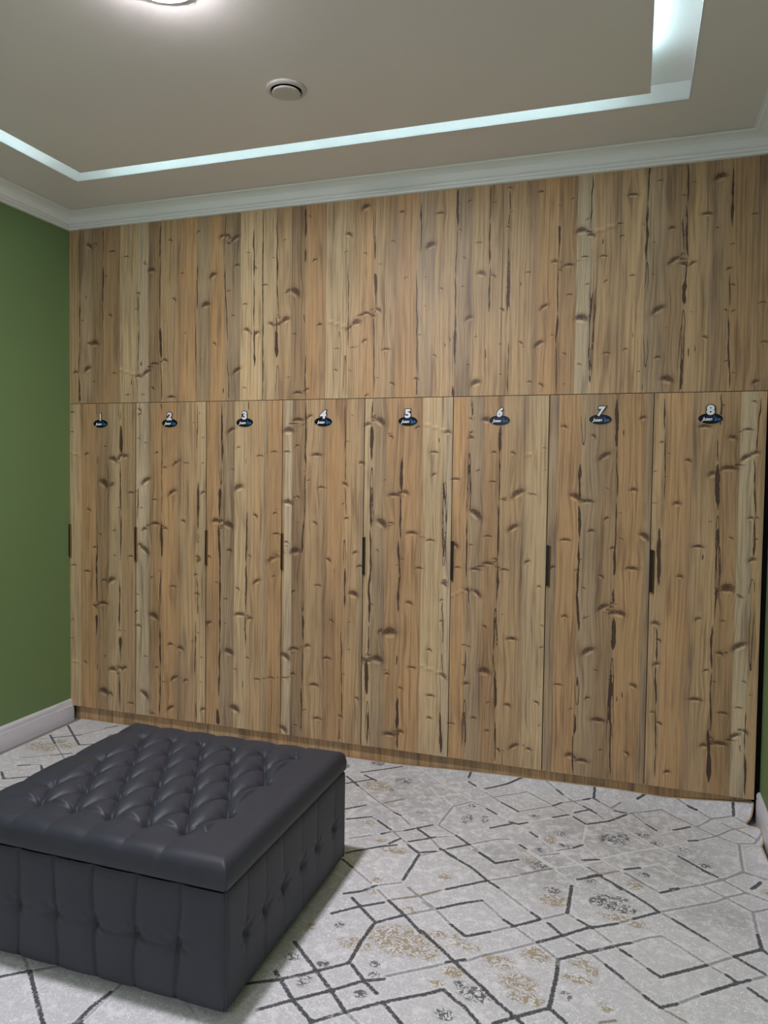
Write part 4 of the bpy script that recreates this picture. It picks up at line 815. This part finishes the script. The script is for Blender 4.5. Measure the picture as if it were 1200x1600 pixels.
for x, y, a, b in rows(RUG_GREY):
    gy = np.maximum(gy, np.exp(-(((Xm-x)/max(20, a))**2+((Ym-y)/max(20, abs(b)))**2)*0.8))
ny, nx = Xg.shape; idx = np.arange(nx*ny).reshape(ny, nx)
q = np.stack([idx[1:, :-1], idx[1:, 1:], idx[:-1, 1:], idx[:-1, :-1]], -1).reshape(-1, 4)
top = np.stack([Xg, Yg, Zg], -1).reshape(-1, 3)
rug = quad_mesh('rug', top, q, M_RUG)
for nm, A in (('dk', D['k']), ('dg', D['g']), ('dw', D['w']), ('db', D['b']), ('bk', bk), ('bb', bb), ('gy', gy)): attr(rug.data, nm, A)
tag(rug, 'white and grey distressed rug with a dark diamond trellis, filling the floor', 'rug')
# rug back and bound edge
ring = [(Xg[0, i], Yg[0, i], Zg[0, i]) for i in range(0, nx, 3)]+[(Xg[j, -1], Yg[j, -1], Zg[j, -1]) for j in range(0, ny, 2)]+[(Xg[-1, i], Yg[-1, i], Zg[-1, i]) for i in range(nx-1, -1, -3)]+[(Xg[j, 0], Yg[j, 0], Zg[j, 0]) for j in range(ny-1, -1, -2)]
cv = bpy.data.curves.new('binding', 'CURVE'); cv.dimensions = '3D'; cv.bevel_depth = 0.0042; cv.bevel_resolution = 2
sp = cv.splines.new('POLY'); sp.points.add(len(ring)-1); sp.use_cyclic_u = True
for p, v in zip(sp.points, ring): p.co = (v[0], v[1], v[2]-0.002, 1)
tmp = bpy.data.objects.new('binding', cv); C.objects.link(tmp)
me = bpy.data.meshes.new_from_object(tmp.evaluated_get(bpy.context.evaluated_depsgraph_get())); bpy.data.objects.remove(tmp)
me.materials.clear(); me.materials.append(M_BIND); me.name = 'binding'
bo = link(bpy.data.objects.new('binding', me), rug); bo['label'] = 'beige stitched binding'

# ================================================================ OTTOMAN
def leather():
    t = NT('charcoal_leather'); P = t.pos()
    v = t.n('ShaderNodeTexVoronoi'); v.inputs['Scale'].default_value = 420; t.put(v.inputs['Vector'], P)
    n = t.noise(P, 12, 3); n2 = t.noise(P, 150, 3)
    col = t.mix(n, srgb(49, 52, 62), srgb(56, 59, 70))
    t.bump(t.math('ADD', t.math('MULTIPLY', v.outputs['Distance'], 0.5), t.math('MULTIPLY', n2, 0.6)), 0.10, 0.001)
    return t.done(col, t.math('ADD', 0.47, t.math('MULTIPLY', n2, 0.1)), 0.45)
M_LEA = leather()
M_LEAD = plain('dark_piping', srgb(20, 21, 24), 0.6, 0.3)
OX, OXr, OYf, OYb = 1.272, 2.312, -1.985, -1.030
ocx, ocy = (OX+OXr)/2, (OYf+OYb)/2
ott = empty('ottoman', (ocx, ocy, 0.0115))
tag(ott, 'large square charcoal leather storage ottoman with deep diamond buttoned lid', 'ottoman')
oinv = Matrix.Translation((-ocx, -ocy, -0.0115))
BX, BY = 0.1445, 0.1335
bxl = [1.430+BX*i for i in range(6)]            # full rows
byl = [-1.172-BY*i for i in range(6)]
btn = []
for j, yb in enumerate(byl):
    for i in range(6 if j % 2 == 0 else 5): btn.append((bxl[0]+BX*i+(0 if j % 2 == 0 else BX/2), yb))
LZ, LB, LR = 0.492, 0.402, 0.040
def lid_top(X, Y):
    u = (X-bxl[0])/BX; v = (Y-byl[0])/BY
    a = (u+v)/1.0; b_ = (u-v)/1.0
    a = u/1+v/2*1.0; b_ = u-v/2*1.0
    # buttons sit where a and b_ are both whole numbers
    pa = np.abs(np.sin(np.pi*a)); pb = np.abs(np.sin(np.pi*b_))
    puff = (pa*pb)
    inx = np.clip(np.minimum(X-bxl[0]+0.0, bxl[-1]-X)/0.02+0.5, 0, 1); iny = np.clip(np.minimum(byl[0]-Y, Y-byl[-1])/0.02+0.5, 0, 1)
    inner = inx*iny
    # outside the buttoned field single pleats run straight to the rim
    dm = np.full(X.shape, 9.0)
    cre = np.full(X.shape, 9.0)
    for k, (bx, by) in enumerate(btn):
        r = np.hypot(X-bx, Y-by); dm = np.minimum(dm, r)
    pl = np.full(X.shape, 9.0)
    for (bx, by) in btn:
        if abs(by-byl[0]) < 1e-6: pl = np.minimum(pl, np.abs(X-bx)+np.where(Y > by, 0, 9))
        if abs(by-byl[-1]) < 1e-6: pl = np.minimum(pl, np.abs(X-bx)+np.where(Y < by, 0, 9))
        if abs(bx-bxl[0]) < 1e-6: pl = np.minimum(pl, np.abs(Y-by)+np.where(X < bx, 0, 9))
        if abs(bx-bxl[-1]) < 1e-6: pl = np.minimum(pl, np.abs(Y-by)+np.where(X > bx, 0, 9))
    body = 0.037*np.power(np.clip(puff, 0, 1), 0.38)
    rimd = np.minimum(np.minimum(X-OX, OXr-X), np.minimum(Y-OYf, OYb-Y))
    out = 0.026*(1-np.exp(-pl/0.028))
    # distance outward from the buttoned field
    do = np.maximum(np.maximum(bxl[0]-X, X-bxl[-1]), np.maximum(Y-byl[0], byl[-1]-Y))
    w = np.clip(do/0.012+0.5, 0, 1)
    pk = np.where(Y < byl[-1], 0.55, np.where(X > bxl[-1], 0.18, 0.8))*np.clip(1.1-do/0.13, np.where(X > bxl[-1], 0.1, 0.45), 1)
    h = body*(1-w)+w*(0.026-(0.026-out)*pk)
    # half diamonds along the field edge blend into the border
    soft = 1-np.exp(-np.maximum(dm, 0)/0.030)
    h = np.minimum(h, 0.038)*np.power(soft, 0.5)
    h -= 0.021*np.exp(-(dm/0.017)**2)
    # little radiating gathers at each button
    for (bx, by) in btn:
        r = np.hypot(X-bx, Y-by); th = np.arctan2(Y-by, X-bx)
        h += 0.0014*np.cos(th*11+bx*40)*np.exp(-((r-0.022)/0.013)**2)
    fade = np.clip(do/0.12, 0, 1)
    h = h*(1-0.12*fade)
    return LZ-0.030+h+0.006*(1-fade)
def dens(a, b, n, r):
    core = np.linspace(a+r, b-r, n); t = np.linspace(0, 1, 12)[:-1]
    e = a+r*(1-np.cos(t*math.pi/2)); return np.concatenate([e, core, (a+b)-e[::-1]])
lx = dens(OX, OXr, 290, LR); ly = dens(OYf, OYb, 270, LR)
LX, LY = np.meshgrid(lx, ly)
d = np.minimum(np.minimum(LX-OX, OXr-LX), np.minimum(LY-OYf, OYb-LY)); d = np.clip(d, 0, LR)
# rounded rim
LZg = lid_top(LX, LY)-(LR-np.sqrt(np.maximum(0, LR**2-(LR-d)**2)))*0.85
ny_, nx_ = LX.shape; idx = np.arange(nx_*ny_).reshape(ny_, nx_)
Vt = np.stack([LX, LY, LZg], -1).reshape(-1, 3)
Qt = np.stack([idx[:-1, :-1], idx[:-1, 1:], idx[1:, 1:], idx[1:, :-1]], -1).reshape(-1, 4)
per = list(idx[0, :])+list(idx[1:, -1])+list(idx[-1, -2::-1])+list(idx[-2:0:-1, 0])
base = len(Vt); sk = []
for lev in (0.35, 0.75, 1.0):
    for p in per:
        x, y, z = Vt[p]; nxv = (1 if x > OXr-1e-4 else (-1 if x < OX+1e-4 else 0)); nyv = (1 if y > OYb-1e-4 else (-1 if y < OYf+1e-4 else 0))
        bul = 0.004*math.sin(math.pi*min(1, lev))
        sk.append((x+nxv*bul, y+nyv*bul, z+(LB-z)*lev))
sk = np.array(sk); n_ = len(per); Qs = []
prev = per
for L in range(3):
    cur = [base+L*n_+i for i in range(n_)]
    for i in range(n_):
        j = (i+1) % n_; Qs.append((prev[i], cur[i], cur[j], prev[j]))
    prev = cur
lid = quad_mesh('lid', np.concatenate([Vt, sk]), np.concatenate([Qt, np.array(Qs)]), M_LEA, ott); lid.data.transform(oinv)
for (x, y, sx_, sy_) in ((OX, OYf, 1, 1), (OXr, OYf, -1, 1), (OXr, OYb, -1, -1)):
    MB().box(min(x, x+sx_*.0035)-.0015, max(x, x+sx_*.0035)+.0015, min(y, y+sy_*.0035)-.0015, max(y, y+sy_*.0035)+.0015, LB+.002, LZ-0.052).build('corner_seam', M_LEAD, lid, bevel=.001).data.transform(oinv)
# button mesh
def button(x, y, z, axis, parent, r=0.0095):
    mb = MB(); n = 14; prof = [(r*0.92, 0.0), (r, 0.002), (r*0.86, 0.0048), (r*0.5, 0.0068), (r*0.12, 0.0075)]
    mb.lathe(0, 0, prof, n)
    o = mb.build('button', M_LEA, parent, smooth=True)
    R_ = {'z': Matrix.Identity(4), 'f': Matrix.Rotation(math.pi/2, 4, 'X'), 'r': Matrix.Rotation(math.pi/2, 4, 'Y'), 'b': Matrix.Rotation(-math.pi/2, 4, 'X'), 'l': Matrix.Rotation(-math.pi/2, 4, 'Y')}[axis]
    o.data.transform(oinv @ Matrix.Translation((x, y, z)) @ R_); return o
b0 = None
for (x, y) in btn:
    z = float(lid_top(np.array([[x]]), np.array([[y]]))[0, 0])
    button(x, y, z-0.001, 'z', lid, 0.008)
# lower box with pleated, buttoned sides
BZ0, BZ1 = 0.036, 0.394
def side(name_parts, p0, p1, nrm, bs, flip, ax, amp, row):
    L = math.hypot(p1[0]-p0[0], p1[1]-p0[1]); n = 300; m = 60
    s = np.linspace(0, L, n); z = np.linspace(BZ0, BZ1, m); S, Z = np.meshgrid(s, z)
    zb = 0.212
    off = np.zeros(S.shape)
    for k, b in enumerate(bs):
        wig = 0.010*np.sin((Z-zb)*9+k*1.3)*np.clip(np.abs(Z-zb)/0.1, 0, 1)
        dd = np.abs(S-b-wig)
        off -= amp*0.0065*np.exp(-(dd/0.0042)**2)+amp*0.0015*np.exp(-(dd/0.018)**2)
        rr = np.hypot(S-b, (Z-zb))
        off -= 0.012*np.exp(-(rr/0.020)**2)
        th = np.arctan2(Z-zb, S-b)
        off += 0.0016*np.cos(th*6+k)*np.exp(-((rr-0.034)/0.016)**2)
    bsr = np.array(bs); 
    near = np.min(np.abs(S[..., None]-bsr), -1)
    off += (0.006 if amp > .5 else 0.003)*np.sin(np.clip(near/(BX/2), 0, 1)*math.pi/2)**0.7*(0.45+0.55*np.exp(-((Z-zb)/0.11)**2))
    # slack crease running between two neighbouring buttons
    for (k0, sag) in row:
        b0_, b1_ = bs[k0], bs[k0+1]; t = np.clip((S-b0_)/(b1_-b0_), 0, 1); zc = zb-0.004-sag*np.sin(math.pi*t)
        off -= 0.0045*np.exp(-((Z-zc)/0.004)**2)*np.where((S > b0_) & (S < b1_), 1, 0)
    e = np.clip(np.minimum(S, L-S)/0.02, 0, 1); ez = np.clip(np.minimum(Z-BZ0, BZ1-Z)/0.03, 0, 1)
    off = off*e-0.006*(1-np.sqrt(ez))*1.0
    off = np.where(e < 1, off-0.004*(1-e)**2, off)
    dx, dy = (p1[0]-p0[0])/L, (p1[1]-p0[1])/L
    return np.stack([p0[0]+dx*S+nrm[0]*off, p0[1]+dy*S+nrm[1]*off, Z], -1), n, m
VV, QQ = [], []; boff = 0
sides = [((OX, OYf), (OXr, OYf), (0, -1), [x-OX for x in (1.393, 1.538, 1.687, 1.841, 1.993, 2.145)], 'f', 1.0, [(3, 0.006), (4, 0.006)]),
         ((OXr, OYf), (OXr, OYb), (1, 0), [y-OYf for y in (-1.862, -1.735, -1.600, -1.450, -1.317, -1.150)], 'r', 0.22, []),
         ((OXr, OYb), (OX, OYb), (0, 1), [OXr-x for x in (2.145, 1.993, 1.841, 1.687, 1.538, 1.393)], 'b', 1.0, []),
         ((OX, OYb), (OX, OYf), (-1, 0), [OYb-y for y in (-1.150, -1.317, -1.450, -1.600, -1.735, -1.862)], 'l', 0.6, [])]
bpos = []
for p0, p1, nrm, bs, ax, amp, row in sides:
    G_, n, m = side('', p0, p1, nrm, bs, 0, ax, amp, row)
    L = math.hypot(p1[0]-p0[0], p1[1]-p0[1])
    for b in bs:
        dx, dy = (p1[0]-p0[0])/L, (p1[1]-p0[1])/L
        bpos.append((p0[0]+dx*b-nrm[0]*0.021, p0[1]+dy*b-nrm[1]*0.021, 0.212, ax))
    idx = np.arange(n*m).reshape(m, n)+boff
    QQ.append(np.stack([idx[:-1, :-1], idx[:-1, 1:], idx[1:, 1:], idx[1:, :-1]], -1).reshape(-1, 4)); VV.append(G_.reshape(-1, 3)); boff += n*m
cap = np.array([(OX+.008, OYf+.008, BZ0), (OXr-.008, OYf+.008, BZ0), (OXr-.008, OYb-.008, BZ0), (OX+.008, OYb-.008, BZ0), (OX+.008, OYf+.008, BZ1), (OXr-.008, OYf+.008, BZ1), (OXr-.008, OYb-.008, BZ1), (OX+.008, OYb-.008, BZ1)])
VV.append(cap); QQ.append(np.array([(3, 2, 1, 0), (4, 5, 6, 7)])+boff)
bs_ = quad_mesh('base', np.concatenate(VV), np.concatenate(QQ), M_LEA, ott); bs_.data.transform(oinv)
for x, y, z, ax in bpos: button(x, y, z, ax, bs_, 0.0105)
MB().box(OX+.02, OXr-.02, OYf+.02, OYb-.02, BZ1-.004, LB+.004).build('rim_liner', M_LEAD, ott).data.transform(oinv)
for x in (OX+.07, OXr-.07):
    for y in (OYf+.07, OYb-.07):
        MB().lathe(x, y, [(0.018, 0.0115), (0.022, 0.014), (0.026, 0.037)], 20).build('foot', M_BLACK, ott).data.transform(oinv)

# ================================================================ CEILING FITTINGS
for i, (x, y) in enumerate(LAMPS):
    l = empty('ceiling_lamp', (x, y, PANEL_Z))
    tag(l, ['round glowing ceiling lamp at the top edge of the picture', 'unseen round ceiling lamp added behind the camera as fill light'][i], 'lamp', 'round ceiling lamps')
    MB().lathe(0, 0, [(0.112, -0.0005), (0.112, -0.008), (0.108, -0.011), (0.100, -0.011), (0.100, -0.003)], 56, True, False).build('rim', M_WHITEP, l, smooth=False)
    MB().lathe(0, 0, [(0.0995, -0.004), (0.0995, -0.011), (0.095, -0.016), (0.08, -0.019), (0.04, -0.021), (0.005, -0.0215)], 56).build('diffuser', M_LAMP, l, smooth=False)
v = empty('air_vent', (2.052, -1.105, PANEL_Z))
tag(v, 'round disc air vent set in the ceiling panel', 'vent')
MB().lathe(0, 0, [(0.082, -0.0005), (0.082, -0.005), (0.078, -0.009), (0.066, -0.012), (0.064, -0.010), (0.060, 0.012)], 56, True, False).build('flange', M_GREYP, v, smooth=False)
MB().lathe(0, 0, [(0.060, -0.003), (0.01, -0.003)], 40, True, True).build('throat', M_GAP, v)
MB().lathe(0, 0, [(0.03, -0.003), (0.050, -0.012), (0.0560, -0.014), (0.0570, -0.018), (0.054, -0.0205), (0.044, -0.021), (0.005, -0.021)], 56).build('disc', M_GREYP, v)
